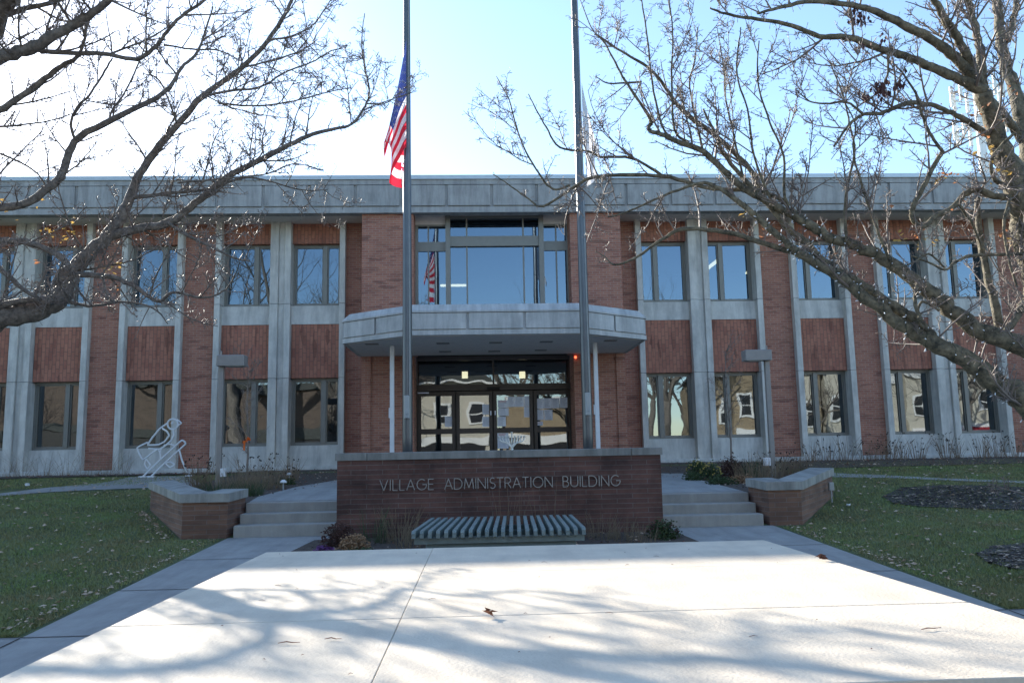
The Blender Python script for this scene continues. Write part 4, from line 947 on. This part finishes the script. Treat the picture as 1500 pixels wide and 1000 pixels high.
for pts, a, b in [
    ([(-120, 520, 60), (-60, 480, 52), (0, 467, 42), (50, 455, 38), (88, 436, 36), (98, 405, 30), (128, 372, 24), (160, 342, 22), (178, 315, 20), (190, 290, 18), (205, 255, 15), (245, 200, 13), (300, 140, 11), (360, 95, 9), (400, 50, 8), (430, -5, 6), (450, -60, 4)], 9.4, 10.6),
    ([(160, 345, 18), (205, 335, 15), (250, 325, 14), (285, 298, 13), (330, 262, 12), (400, 225, 10), (450, 200, 8), (485, 190, 6), (515, 182, 5), (535, 155, 4), (541, 130, 3.5), (534, 100, 3), (530, 60, 2.4), (534, 20, 1.6)], 9.9, 10.6),
    ([(536, 152, 3), (560, 152, 2.4), (574, 146, 2), (582, 132, 1.2)], 10.6, 10.8),
    ([(-100, 270, 18), (-40, 300, 16), (30, 300, 14), (82, 268, 15), (95, 245, 14), (110, 207, 13), (165, 175, 11), (240, 135, 8), (265, 100, 6), (290, 75, 5), (312, 10, 2.5)], 9.0, 9.4),
    ([(110, 207, 6), (104, 180, 5), (113, 158, 5), (130, 140, 4.5), (150, 110, 4), (165, 85, 3)], 9.2, 8.9),
    ([(160, 175, 5), (165, 160, 4), (180, 140, 3.5), (200, 100, 3), (215, 60, 2.2), (222, 30, 1.5)], 9.3, 9.8),
    ([(-60, 110, 28), (-20, 92, 24), (20, 80, 22), (60, 64, 21), (115, 32, 17), (150, 8, 14), (190, -30, 12), (260, -90, 9)], 8.2, 7.2),
    ([(60, 76, 10), (110, 78, 9), (160, 80, 8.5), (200, 87, 8), (228, 68, 7.5), (240, 52, 7), (265, 25, 6), (300, 0, 5.5), (340, -40, 4)], 8.0, 7.6),
    ([(240, 66, 4), (280, 72, 3.5), (320, 74, 3), (350, 88, 2)], 7.8, 8.0),
    ([(-75, 190, 18), (-30, 175, 15), (15, 152, 12), (60, 120, 11), (90, 97, 9), (115, 82, 7), (125, 50, 5), (132, 20, 4)], 8.5, 7.8),
    ([(-70, 60, 14), (-10, 28, 11), (60, 8, 9), (110, -8, 7)], 8.2, 7.6),
    ([(-110, 400, 22), (-50, 362, 16), (25, 353, 12), (75, 368, 11), (98, 385, 11), (106, 398, 10)], 9.3, 9.5),
    ([(100, 402, 11), (150, 404, 10), (190, 415, 8), (220, 436, 7), (236, 440, 6), (255, 428, 5), (300, 436, 4), (330, 424, 2.5), (345, 400, 1.6)], 9.6, 9.2),
    ([(-40, 470, 14), (10, 445, 12), (50, 440, 10), (75, 445, 10)], 9.4, 9.5),
    ([(-50, 362, 10), (0, 395, 9), (30, 420, 8), (60, 440, 7)], 9.2, 9.3),
    ([(245, 326, 6), (275, 345, 5.5), (320, 367, 4.5), (345, 378, 3.5), (366, 383, 2)], 9.9, 9.6),
    ([(95, 440, 7), (130, 448, 5), (185, 442, 4), (225, 452, 3), (246, 474, 2)], 9.6, 9.2),
    ([(195, 290, 8), (240, 283, 6), (300, 278, 5), (350, 262, 4), (385, 263, 3), (440, 278, 2.5), (480, 278, 1.6)], 9.9, 10.4),
    ([(260, 268, 4), (320, 262, 3.5), (390, 255, 3), (430, 240, 2.4), (475, 250, 1.6)], 9.6, 9.9),
    ([(330, 262, 4), (380, 230, 3), (385, 200, 2.4), (393, 160, 1.6)], 10.1, 10.2),
    ([(300, 140, 5), (345, 132, 5), (380, 128, 4), (420, 105, 3.5), (455, 92, 3), (485, 75, 2.4), (500, 72, 1.4)], 10.2, 10.6),
    ([(320, 152, 4), (380, 155, 3.6), (430, 148, 3), (480, 135, 2.4), (515, 128, 1.4)], 10.1, 10.5),
    ([(360, 98, 4), (400, 88, 3.4), (440, 75, 2.6), (465, 58, 1.6)], 10.3, 10.7),
    ([(395, 58, 4), (420, 55, 3.6), (455, 40, 3), (475, 15, 2.5), (490, -10, 1.8)], 10.5, 10.9),
    ([(255, 165, 4), (258, 178, 3.4), (235, 120, 3), (210, 108, 2)], 9.9, 9.5),
    ([(0, 225, 4), (30, 238, 3.5), (55, 255, 3), (75, 285, 2.4)], 9.0, 9.2)]:
    px_limb(TL, pts, a, b)
TL.clothe(7.6, .2, 1.2, .35, .0)
# higher boughs above the picture, which throw the shadows on the platform
for k in range(9):
    a = U(40 + 30 * k, -120 - 20 * (k % 3), 7.4 + .4 * (k % 4)); d = Vector((.4 + .1 * k, -.6 + .18 * k, .45)).normalized()
    TL.shoot(a, d, 1.8, .02, 0, .2)
tl = TL.build('bare_tree', 'large bare tree reaching in from the left with knobbly spurs', M['bark'], tuple(base))

TR = Tree(23)
base2 = U(1590, 760, 8.6); base2.z = zg(8.6)
f2 = U(1560, 640, 8.5)
TR.add([base2 + Vector((0, 0, -.1)), base2 + Vector((0, 0, .5)), f2, U(1535, 480, 8.5), U(1512, 370, 8.4), U(1492, 290, 8.3), U(1476, 240, 8.25), U(1458, 190, 8.2), U(1440, 134, 8.1)], [.34, .28, .24, .18, .14, .12, .108, .095, .085])
RL = [
    ([(1556, 640, 56), (1500, 585, 42), (1460, 560, 36), (1400, 518, 30), (1340, 488, 24), (1280, 446, 20), (1224, 402, 17), (1172, 372, 14), (1152, 355, 12), (1120, 328, 11), (1092, 304, 10), (1060, 280, 8), (1032, 268, 6), (1000, 276, 5), (960, 292, 4), (915, 312, 3), (890, 318, 2)], 8.3, 8.8),
    ([(1172, 372, 11), (1110, 354, 9), (1060, 339, 8), (1000, 336, 7), (970, 350, 5.5), (935, 375, 4.5), (901, 388, 3.5), (885, 375, 2), (872, 368, 1.2)], 8.6, 9.2),
    ([(1370, 506, 22), (1340, 470, 20), (1300, 444, 18), (1260, 416, 16), (1208, 384, 14), (1180, 355, 12), (1150, 330, 10), (1118, 290, 9), (1090, 262, 8), (1060, 225, 7), (1045, 190, 5), (1030, 160, 3)], 8.4, 9.0),
    ([(1540, 530, 44), (1500, 508, 36), (1440, 486, 30), (1400, 458, 27), (1360, 427, 25), (1320, 395, 22), (1280, 372, 20), (1240, 356, 18), (1208, 344, 17), (1176, 324, 15), (1132, 300, 13), (1090, 276, 12), (1060, 250, 11), (1030, 222, 10), (990, 206, 9), (966, 196, 8), (950, 190, 7), (953, 175, 6), (930, 140, 5), (912, 112, 4), (895, 80, 3.2), (885, 62, 2.8), (866, 40, 2.2), (850, 0, 1.4)], 8.2, 9.4),
    ([(1120, 292, 9), (1099, 248, 9), (1054, 204, 8.5), (1000, 162, 8), (970, 122, 6), (949, 99, 5), (910, 75, 4), (886, 60, 3), (870, 50, 1.6)], 8.9, 9.5),
    ([(1180, 326, 9), (1140, 290, 8), (1099, 279, 7.5), (1060, 278, 7), (1024, 272, 7), (970, 258, 7), (910, 256, 6.5), (862, 262, 6), (840, 275, 5), (795, 302, 4), (775, 292, 3), (745, 270, 2.2), (722, 255, 1.4)], 8.7, 9.6),
    ([(970, 258, 6), (940, 238, 5), (916, 230, 5), (880, 230, 4), (862, 222, 4), (820, 216, 3.5), (800, 186, 3), (785, 160, 2.4), (774, 138, 1.6)], 9.3, 9.7),
    ([(835, 272, 4), (810, 277, 4), (790, 255, 3.5), (766, 213, 3), (752, 170, 2.5), (745, 145, 2.2), (727, 112, 1.3)], 9.5, 9.8),
    ([(940, 120, 4), (910, 122, 3.4), (890, 122, 2.6), (872, 112, 1.6)], 9.3, 9.5),
    ([(1008, 208, 5), (988, 190, 4), (984, 120, 3.4), (985, 45, 2.8), (978, -10, 2)], 9.0, 8.8),
    ([(990, 206, 5), (970, 185, 4), (955, 120, 3.4), (949, 60, 3), (938, -10, 2)], 9.0, 9.2),
    ([(1030, 222, 5), (1018, 170, 4), (1010, 120, 3), (1018, 90, 2.4), (1022, 40, 1.6)], 8.9, 9.3),
    ([(1092, 276, 5), (1075, 200, 4), (1062, 140, 3), (1060, 100, 2.4), (1050, 40, 1.5)], 8.8, 9.2),
    ([(1176, 324, 6), (1150, 290, 5), (1148, 230, 4), (1128, 180, 3.4), (1110, 120, 3), (1112, 60, 2)], 8.7, 8.4),
    ([(1240, 356, 6), (1238, 300, 5), (1244, 260, 4.5), (1252, 220, 4), (1244, 180, 3.4), (1235, 140, 3), (1215, 90, 2)], 8.5, 8.7),
    ([(1304, 384, 5), (1290, 350, 4.6), (1276, 312, 4.2), (1262, 270, 4), (1250, 220, 3.4), (1252, 180, 2.6), (1225, 130, 1.8)], 8.4, 8.2),
    ([(1132, 300, 5), (1105, 230, 4), (1095, 160, 3.4), (1080, 110, 3), (1085, 40, 2)], 8.6, 8.0),
    ([(1345, 412, 6), (1340, 440, 6), (1350, 470, 7)], 8.3, 8.2),
    ([(1440, 134, 24), (1410, 118, 18), (1380, 105, 16), (1340, 88, 14), (1300, 75, 13), (1240, 55, 11), (1200, 53, 9), (1150, 35, 7), (1100, 27, 6), (1062, 20, 4.5), (1040, 12, 3)], 8.1, 7.6),
    ([(1436, 128, 22), (1410, 96, 18), (1380, 68, 17), (1330, 40, 15), (1290, 20, 12), (1250, 8, 10), (1190, 2, 8), (1140, 12, 6), (1110, 20, 4)], 8.1, 7.4),
    ([(1438, 128, 18), (1418, 85, 16), (1398, 50, 15), (1382, 25, 13), (1365, -5, 12), (1340, -50, 9), (1300, -120, 5)], 8.1, 7.4),
    ([(1440, 126, 18), (1436, 80, 15), (1430, 45, 13), (1422, 15, 12), (1412, -20, 10), (1400, -100, 6)], 8.1, 8.0),
    ([(1518, 400, 32), (1512, 300, 30), (1505, 220, 28), (1496, 170, 26), (1485, 130, 22), (1472, 90, 19), (1465, 50, 17), (1460, 0, 14), (1455, -60, 9)], 8.5, 8.9),
    ([(1476, 60, 12), (1484, 30, 11), (1490, 0, 9), (1500, -40, 6)], 8.7, 9.0),
    ([(1442, 140, 14), (1462, 158, 13), (1480, 180, 14), (1496, 205, 16)], 8.1, 8.6),
    ([(1450, 200, 10), (1430, 186, 10), (1400, 168, 9), (1370, 156, 8), (1340, 150, 8), (1310, 158, 8), (1290, 166, 7), (1265, 168, 6), (1245, 182, 5), (1222, 214, 4)], 8.2, 7.8),
    ([(1265, 168, 5), (1240, 150, 4), (1210, 152, 3.4), (1185, 148, 2.6), (1165, 130, 1.6)], 7.8, 7.6),
    ([(1510, 300, 16), (1492, 290, 13), (1456, 287, 12), (1432, 277, 12), (1414, 284, 11), (1400, 300, 10), (1385, 310, 9), (1368, 318, 9), (1352, 332, 9), (1338, 322, 9), (1337, 305, 9), (1344, 290, 9), (1358, 262, 8), (1376, 230, 8), (1381, 222, 7)], 8.3, 7.9),
    ([(1381, 222, 6), (1365, 200, 5.5), (1355, 180, 5), (1347, 155, 4.6), (1340, 135, 4), (1316, 100, 3), (1290, 80, 2.4)], 7.9, 7.7),
    ([(1300, 78, 5), (1300, 110, 4), (1280, 140, 3), (1250, 160, 2)], 7.7, 7.9),
    ([(1530, 520, 20), (1490, 505, 18), (1468, 490, 16), (1456, 440, 14), (1446, 400, 12), (1438, 365, 11), (1434, 330, 10), (1432, 290, 9)], 8.4, 8.6),
    ([(1530, 460, 18), (1505, 440, 14), (1485, 470, 12), (1470, 495, 12)], 8.4, 8.3),
    ([(1500, 372, 6), (1460, 373, 6), (1420, 375, 5.5), (1400, 384, 5), (1384, 395, 4), (1360, 384, 3.6), (1335, 375, 3)], 8.3, 8.0),
    ([(1384, 392, 4), (1360, 372, 3.6), (1335, 386, 3), (1310, 392, 2)], 8.1, 7.9),
    ([(1376, 455, 5), (1350, 442, 4.6), (1345, 470, 5), (1370, 492, 7), (1395, 508, 9)], 8.3, 8.4),
    ([(1480, 290, 6), (1470, 330, 5), (1478, 380, 4.4), (1490, 420, 4)], 8.2, 8.1),
    ([(1405, 300, 5), (1425, 330, 4.4), (1440, 368, 4)], 8.1, 8.3),
    ([(1470, 270, 8), (1456, 262, 8), (1452, 235, 7), (1466, 215, 6), (1485, 195, 5)], 8.2, 8.0)]
for pts, a, b in RL: px_limb(TR, pts, a, b)
TR.clothe(4.5, .2, 1.15, .5, .0)
tr = TR.build('bare_tree', 'large bare tree on the right with lichened limbs wound in string lights', M['barkmoss'], tuple(base2))
def leaves(parent, px, py, Y, n, spread, m, s, seed, hang=0.):
    r = random.Random(seed); c = U(px, py, Y); mb = MB(); T = TL if parent is tl else TR
    near = None; bd = 1e9
    for pa, w in T.paths:
        for q in pa:
            dd = (q - c).length
            if dd < bd: bd, near = dd, q
    if bd > .35: c = near + (c - near) * (.35 / bd) + Vector((0, 0, -.02))
    for i in range(max(1, n // 3)):
        e = c + Vector((r.gauss(0, spread), r.gauss(0, spread), r.gauss(0, spread))) * 1.2; mid = near.lerp(e, .5) + Vector((r.gauss(0, .02), r.gauss(0, .02), .03))
        mb.tube([near, mid, e], [.004, .003, .0015], 4, False, m=1)
    for i in range(n):
        p = c + Vector((r.gauss(0, spread), r.gauss(0, spread), r.gauss(0, spread * .8)))
        if hang:
            L_ = s * r.uniform(.8, 1.6); w = s * .3; a = r.uniform(0, 3.14); dx, dy = w * math.cos(a), w * math.sin(a); ln = Vector((r.uniform(-.4, .4), r.uniform(-.4, .4), -1)).normalized() * L_
            mb.poly([p, p + ln * .4 + Vector((dx, dy, 0)), p + ln, p + ln * .5 - Vector((dx, dy, 0))])
        else: leaf(mb, p, s * r.uniform(.7, 1.2), r, 1)
    mb.obj('leaf_cluster', [m, M['twig']], parent)
for i, (px, py, n, sp, k) in enumerate(((1385, 258, 9, .07, 'leaforange'), (1376, 268, 5, .04, 'leafyellow'), (1452, 222, 10, .1, 'leafyellow'), (1466, 250, 8, .09, 'leafyellow'), (1440, 166, 8, .09, 'leaforange'), (1448, 190, 6, .06, 'leaforange'), (1354, 357, 9, .07, 'leafyellow'), (1342, 345, 5, .06, 'leaforange'), (1320, 347, 5, .05, 'leafyellow'), (1412, 300, 6, .1, 'leaforange'), (1477, 128, 5, .06, 'leaforange'), (1490, 50, 4, .06, 'leaforange'), (1375, 153, 2, .03, 'leaforange'), (1464, 342, 5, .05, 'leaforange'), (1478, 356, 3, .04, 'leafyellow'), (1302, 305, 3, .04, 'leaforange'), (1076, 320, 3, .03, 'leafyellow'), (1102, 343, 2, .03, 'leaforange'), (1325, 232, 1, .02, 'leaforange'), (1180, 200, 1, .02, 'leaforange'), (1235, 358, 3, .05, 'leaforange'))):
    leaves(tr, px, py, 8.0, n, sp * .8, M[k], .028, 200 + i)
for i, (px, py, n, sp) in enumerate(((1290, 128, 60, .11), (1268, 140, 10, .05), (1252, 18, 30, .08), (1262, 28, 20, .06), (1295, 55, 12, .05), (1260, 68, 10, .05), (1325, 120, 14, .06), (1322, 100, 5, .03))): leaves(tr, px, py, 7.75, n, sp * .62, M['leafdark'], .055, 230 + i, 1)
for i, (px, py, n, sp, k) in enumerate(((95, 338, 22, .09, 'leafyellow'), (70, 335, 8, .06, 'leafyellow'), (172, 396, 9, .07, 'leafyellow'), (142, 379, 3, .04, 'leaforange'), (166, 417, 2, .03, 'leaforange'), (5, 363, 2, .02, 'leaforange'), (52, 385, 2, .02, 'leaforange'), (10, 300, 10, .08, 'leafyellow'), (59, 298, 2, .03, 'leafyellow'))):
    leaves(tl, px, py, 9.4, n, sp, M[k], .028, 260 + i)
# string lights wound round the three lowest limbs of the right tree
for k, (idx, lab) in enumerate(((1, 'string of small white bulbs wound along the lowest limb of right tree'), (3, 'string of small white bulbs wound along the middle low limb of right tree'), (4, 'string of small white bulbs wound along the upper low limb of right tree'))):
    q, w = TR.paths[idx]; t = thing('string_lights', lab, 'string lights', tuple(q[5]), 'string lights on the right tree'); wire = []; r = random.Random(k)
    nb = 0; acc = 0
    for i in range(2, len(q) - 30 if idx != 1 else len(q) - 30):
        tan = (q[i + 1] - q[i]).normalized(); s1 = tan.cross(Vector((0, 0, 1))).normalized(); s2 = tan.cross(s1)
        for j in range(4):
            a = (i * 4 + j) * .55; p = q[i].lerp(q[i + 1], j / 4) + (s1 * math.cos(a) + s2 * math.sin(a)) * (w[i] * 1.06 + .006); wire.append(p)
            if j % 2 == 0 and nb < 95:
                nrm = (s1 * math.cos(a) + s2 * math.sin(a)); nb += 1; d = (nrm + tan * r.uniform(-.8, .8)).normalized()
                MB().tube([p, p + d * .010, p + d * .013, p + d * .030, p + d * .036], [.004, .004, .0065, .0065, .002], 6).obj('bulb', M['bulb'], t, True)
    MB().tube(wire, .003, 4).obj('wire', M['wire'], t)
# slim young trees in the planters
def sapling(px, Y, h, label, seed):
    T = Tree(seed); b = U(px, 690, Y); x = b.x; z = zl(Y) - .03; P_ = [Vector((x, Y, z)), Vector((x + .02, Y, z + h * .35)), Vector((x - .02, Y, z + h * .7)), Vector((x, Y, z + h))]
    q, w = T.add(P_, [.028, .022, .014, .005])
    for i in range(4, len(q)):
        for _ in range(2):
            a = T.r.uniform(0, 6.28); d = Vector((math.cos(a), math.sin(a), .75)); T.shoot(q[i], d, T.r.uniform(.35, .85), .005, 1, .4)
    t = T.build('young_tree', label, M['twig'], (x, Y, z), 'young bare trees in the planters'); return x, Y, z, t
x, Y, z, ts = sapling(361, 18.3, 2.6, 'slim young bare tree with an orange ribbon in left planter', 31)
p = U(362, 645, 18.25); m = MB()
for k in range(7): a = k * .9; m.poly([p, p + Vector((.09 * math.cos(a), -.05 + .05 * math.sin(a), .07 * math.sin(a * 1.7))), p + Vector((.09 * math.cos(a + .5), -.06, .08 * math.sin(a + .9))), p + Vector((.03 * math.cos(a + .6), -.03, .03 * math.sin(a + 1)))])
m.poly([p + Vector((-.06, -.06, 0)), p + Vector((-.02, -.06, 0)), p + Vector((-.03, -.05, -.22)), p + Vector((-.07, -.05, -.2))])
tag(m.obj('ribbon', M['ribbon']), 'bright orange ribbon tied to the young tree in left planter', 'ribbon')
sapling(1072, 19.4, 2.9, 'slim young bare tree in right planter before the windows', 37)

# ------------------------------------------------------------------ far mast behind the roof
MT = thing('radio_mast', 'white radio mast with antenna panels behind the roof at right', 'mast', (59.9, 90, 0))
MB().tube([(59.9, 90, 0), (59.9, 90, 30), (59.9, 90, 47)], [.7, .55, .35], 14).obj('mast_pole', M['white'], MT, True)
pf = MB()
for z in (38, 42.5): pf.tube([(59.9 + 2.6 * math.cos(a * .5236), 90 + 2.6 * math.sin(a * .5236), z) for a in range(13)], .09, 6)
for k in range(6): a = k * 1.047; pf.tube([(59.9, 90, 42.5), (59.9 + 2.6 * math.cos(a), 90 + 2.6 * math.sin(a), 42.5)], .07, 5); pf.tube([(59.9, 90, 38), (59.9 + 2.6 * math.cos(a), 90 + 2.6 * math.sin(a), 38)], .07, 5)
pf.obj('platform_ring', M['white'], MT)
for k in range(9):
    a = k * .698; c = (59.9 + 2.7 * math.cos(a), 90 + 2.7 * math.sin(a))
    for z0 in (37, 41.2): MB().bbox(c[0] - .18, c[0] + .18, c[1] - .1, c[1] + .1, z0, z0 + 2.5, .03).obj('antenna_panel', M['white'], MT)

# ------------------------------------------------------------------ across the street (seen in the window reflections)
M['tan'] = brick('tan_brick', (.33, .25, .155), (.29, .22, .14), (.32, .27, .2))
M['cream'] = mat('cream_siding', (.50, .46, .38), .8, var=.08)
M['roofdark'] = mat('roof_shingle', (.07, .075, .07), .9, var=.3)
M['awngreen'] = mat('awning_green', (.02, .22, .13), .8, var=.1)
M['awnred'] = mat('awning_red', (.30, .02, .03), .8, var=.1)
M['darkbrick'] = brick('dark_street_brick', (.14, .10, .075), (.11, .08, .065), (.14, .12, .1))
M['shop'] = mat('shop_dark', (.03, .03, .033), .25, var=.1)
M['trim'] = mat('white_trim', (.72, .71, .68), .6, var=.05)
M['redbrick'] = brick('street_brick', (.34, .14, .09), (.28, .11, .08), (.34, .28, .24))
def street_house(x0, x1, h, m, label, roof=None, awning=None, storey=3.6, wn=3, depth=12, seed=0):
    trim = M['roofdark'] if m is M['darkbrick'] else M['trim']
    g = -.66; Yf = -25.0; t = thing('street_building', label, 'building', ((x0 + x1) / 2, Yf, g))
    MB().box(x0, x1, Yf - depth, Yf, g, g + h).obj('wall', m, t)
    if roof == 'gable':
        xm = (x0 + x1) / 2; MB().rings([[(x0 - .4, y, g + h - .2), (x1 + .4, y, g + h - .2), (xm, y, g + h + (x1 - x0) * .36)] for y in (Yf + .5, Yf - depth - .3)]).obj('roof', M['roofdark'], t)
        MB().box(x0 - .4, x1 + .4, Yf + .51, Yf + .6, g + h - .35, g + h - .15).obj('eaves', M['trim'], t)
    else: MB().box(x0 - .15, x1 + .15, Yf + .01, Yf + .35, g + h - .5, g + h + .15).obj('cornice', trim, t)
    k = 0
    while storey * (k + 1) < h + .3 or k == 0:
        zb = g + storey * k
        if k == 0:
            MB().box(x0 + .6, x1 - .6, Yf + .01, Yf + .12, zb + .5, zb + storey - .95).obj('shop_front', M['shop'], t)
            MB().box(x0 + .3, x1 - .3, Yf + .01, Yf + .22, zb + storey - .9, zb + storey - .2).obj('sign_band', trim, t)
            if awning: MB().hexa([(x0 + .6, Yf + 1.5, zb + 2.1), (x0 + .6, Yf + .13, zb + 2.1), (x1 - .6, Yf + .13, zb + 2.1), (x1 - .6, Yf + 1.5, zb + 2.1), (x0 + .6, Yf + 1.4, zb + 2.3), (x0 + .6, Yf + .13, zb + 3.1), (x1 - .6, Yf + .13, zb + 3.1), (x1 - .6, Yf + 1.4, zb + 2.3)]).obj('awning', awning, t)
        else:
            for i in range(wn):
                c = x0 + (x1 - x0) * (i + .5) / wn; z0 = zb + .9
                f = MB().box(c - .75, c + .75, Yf + .01, Yf + .14, z0 - .12, z0 + 1.95).obj('window', M['trim'], t)
                MB().box(c - .55, c + .55, Yf + .141, Yf + .16, z0 + .05, z0 + .85).box(c - .55, c + .55, Yf + .141, Yf + .16, z0 + .95, z0 + 1.75).obj('pane', M['shop'], f)
        k += 1
street_house(-52, -34, 9.4, M['darkbrick'], 'long dark brick shop across the street, far left', wn=6, storey=5.2)
street_house(-33.5, -21, 9.0, M['darkbrick'], 'dark brick shop with green awning across the street', wn=4, awning=M['awngreen'], storey=5.0)
street_house(-20, -9, 8.4, M['darkbrick'], 'narrow dark brick shop across the street beside the cream house', wn=5, storey=4.8)
street_house(-7.5, 1.5, 8.4, M['cream'], 'cream gabled house across the street facing the entrance', 'gable', wn=3)
street_house(2.5, 14, 6.6, M['tan'], 'low tan shop across the street facing the entrance', wn=4)
street_house(22, 31.5, 9.0, M['tan'], 'tan gabled house across the street with dark roof', 'gable', wn=4)
street_house(32, 38.5, 9.6, M['cream'], 'cream shop across the street with green awning', awning=M['awngreen'], wn=3)
street_house(39, 47, 8.6, M['cream'], 'cream shop across the street with dark red awning', awning=M['awnred'], wn=3)
street_house(47.5, 62, 8.0, M['redbrick'], 'red brick shop across the street, far right', awning=M['awnred'], wn=4)
def street_tree():
    T = Tree(51); g = Vector((0, 0, 0)); top = Vector((.2, .1, 4.2))
    T.add([g + Vector((0, 0, -.1)), Vector((0, .05, 2)), top], [.30, .24, .20])
    def rec(p, d, L_, r_, lvl):
        n = 5; pts = [p]; cur = d
        for i in range(n): cur = (cur + T.rvec() * .2 + Vector((0, 0, .08))).normalized(); pts.append(pts[-1] + cur * L_ / n)
        ww = [r_ * (1 - .55 * i / n) for i in range(n + 1)]; T.limb.tube(pts, ww, 6 if lvl < 2 else 4, False)
        if lvl < 4:
            for k in range(4 if lvl < 3 else 5):
                i = T.r.randint(2, n); dd = (cur + T.rvec() * .9).normalized(); rec(pts[i], dd, L_ * T.r.uniform(.5, .75), ww[i] * .62, lvl + 1)
    for k in range(6): a = k * 1.05; rec(top, Vector((math.cos(a) * .8, math.sin(a) * .8, .9)).normalized(), 4.0, .13, 1)
    o = T.limb.obj('trunk', M['bark']); return o
st0 = street_tree()
words = ['beside the far left shop', 'before the dark shop with green awning', 'before the narrow dark shop', 'before the cream gabled house', 'beside the tan gabled house', 'before the green awning', 'before the red awning', 'near the far right shop', 'rising behind the far left shop', 'rising behind the dark shop with green awning', 'rising behind the narrow dark shop', 'rising between narrow dark shop and cream house', 'rising behind the low tan shop', 'rising at the right end of the low tan shop', 'rising in the gap between the tan shop and tan house', 'rising behind the tan gabled house', 'rising behind the cream shop with green awning', 'rising behind the cream shop with red awning']
for i, (x, y, s, rz) in enumerate(((-44, -19.5, 1.1, 0), (-29, -20.5, 1.75, 1.3), (-19, -19.8, 1.95, 2.2), (-10, -21, 1.6, 3.0), (16, -20, 1.45, .7), (29, -20.2, .9, 4.0), (41, -20.4, 1.15, 5.1), (50, -20, 1.2, 2.7), (-48, -42, 1.5, 1), (-36, -44, 1.7, 2), (-22, -41, 1.5, 3), (-12, -43, 1.6, 4), (4, -42, 1.6, 5), (13, -41, 1.45, 6), (17.5, -44, 1.7, 1.5), (24, -43, 1.5, 2.5), (36, -43, 1.6, 3.5), (46, -42, 1.6, .5))):
    r = thing('street_tree', f'bare tree {words[i]} across the road', 'tree', (x, y, -.65), 'bare street trees across the road')
    c = st0 if i == 0 else st0.copy()
    if i: col.objects.link(c)
    c.parent = r; c.location = (0, 0, 0); r.scale = (s,) * 3; r.rotation_euler = (0, 0, rz)
for o in list(bpy.data.objects):
    if '_abs' in o: del o['_abs']
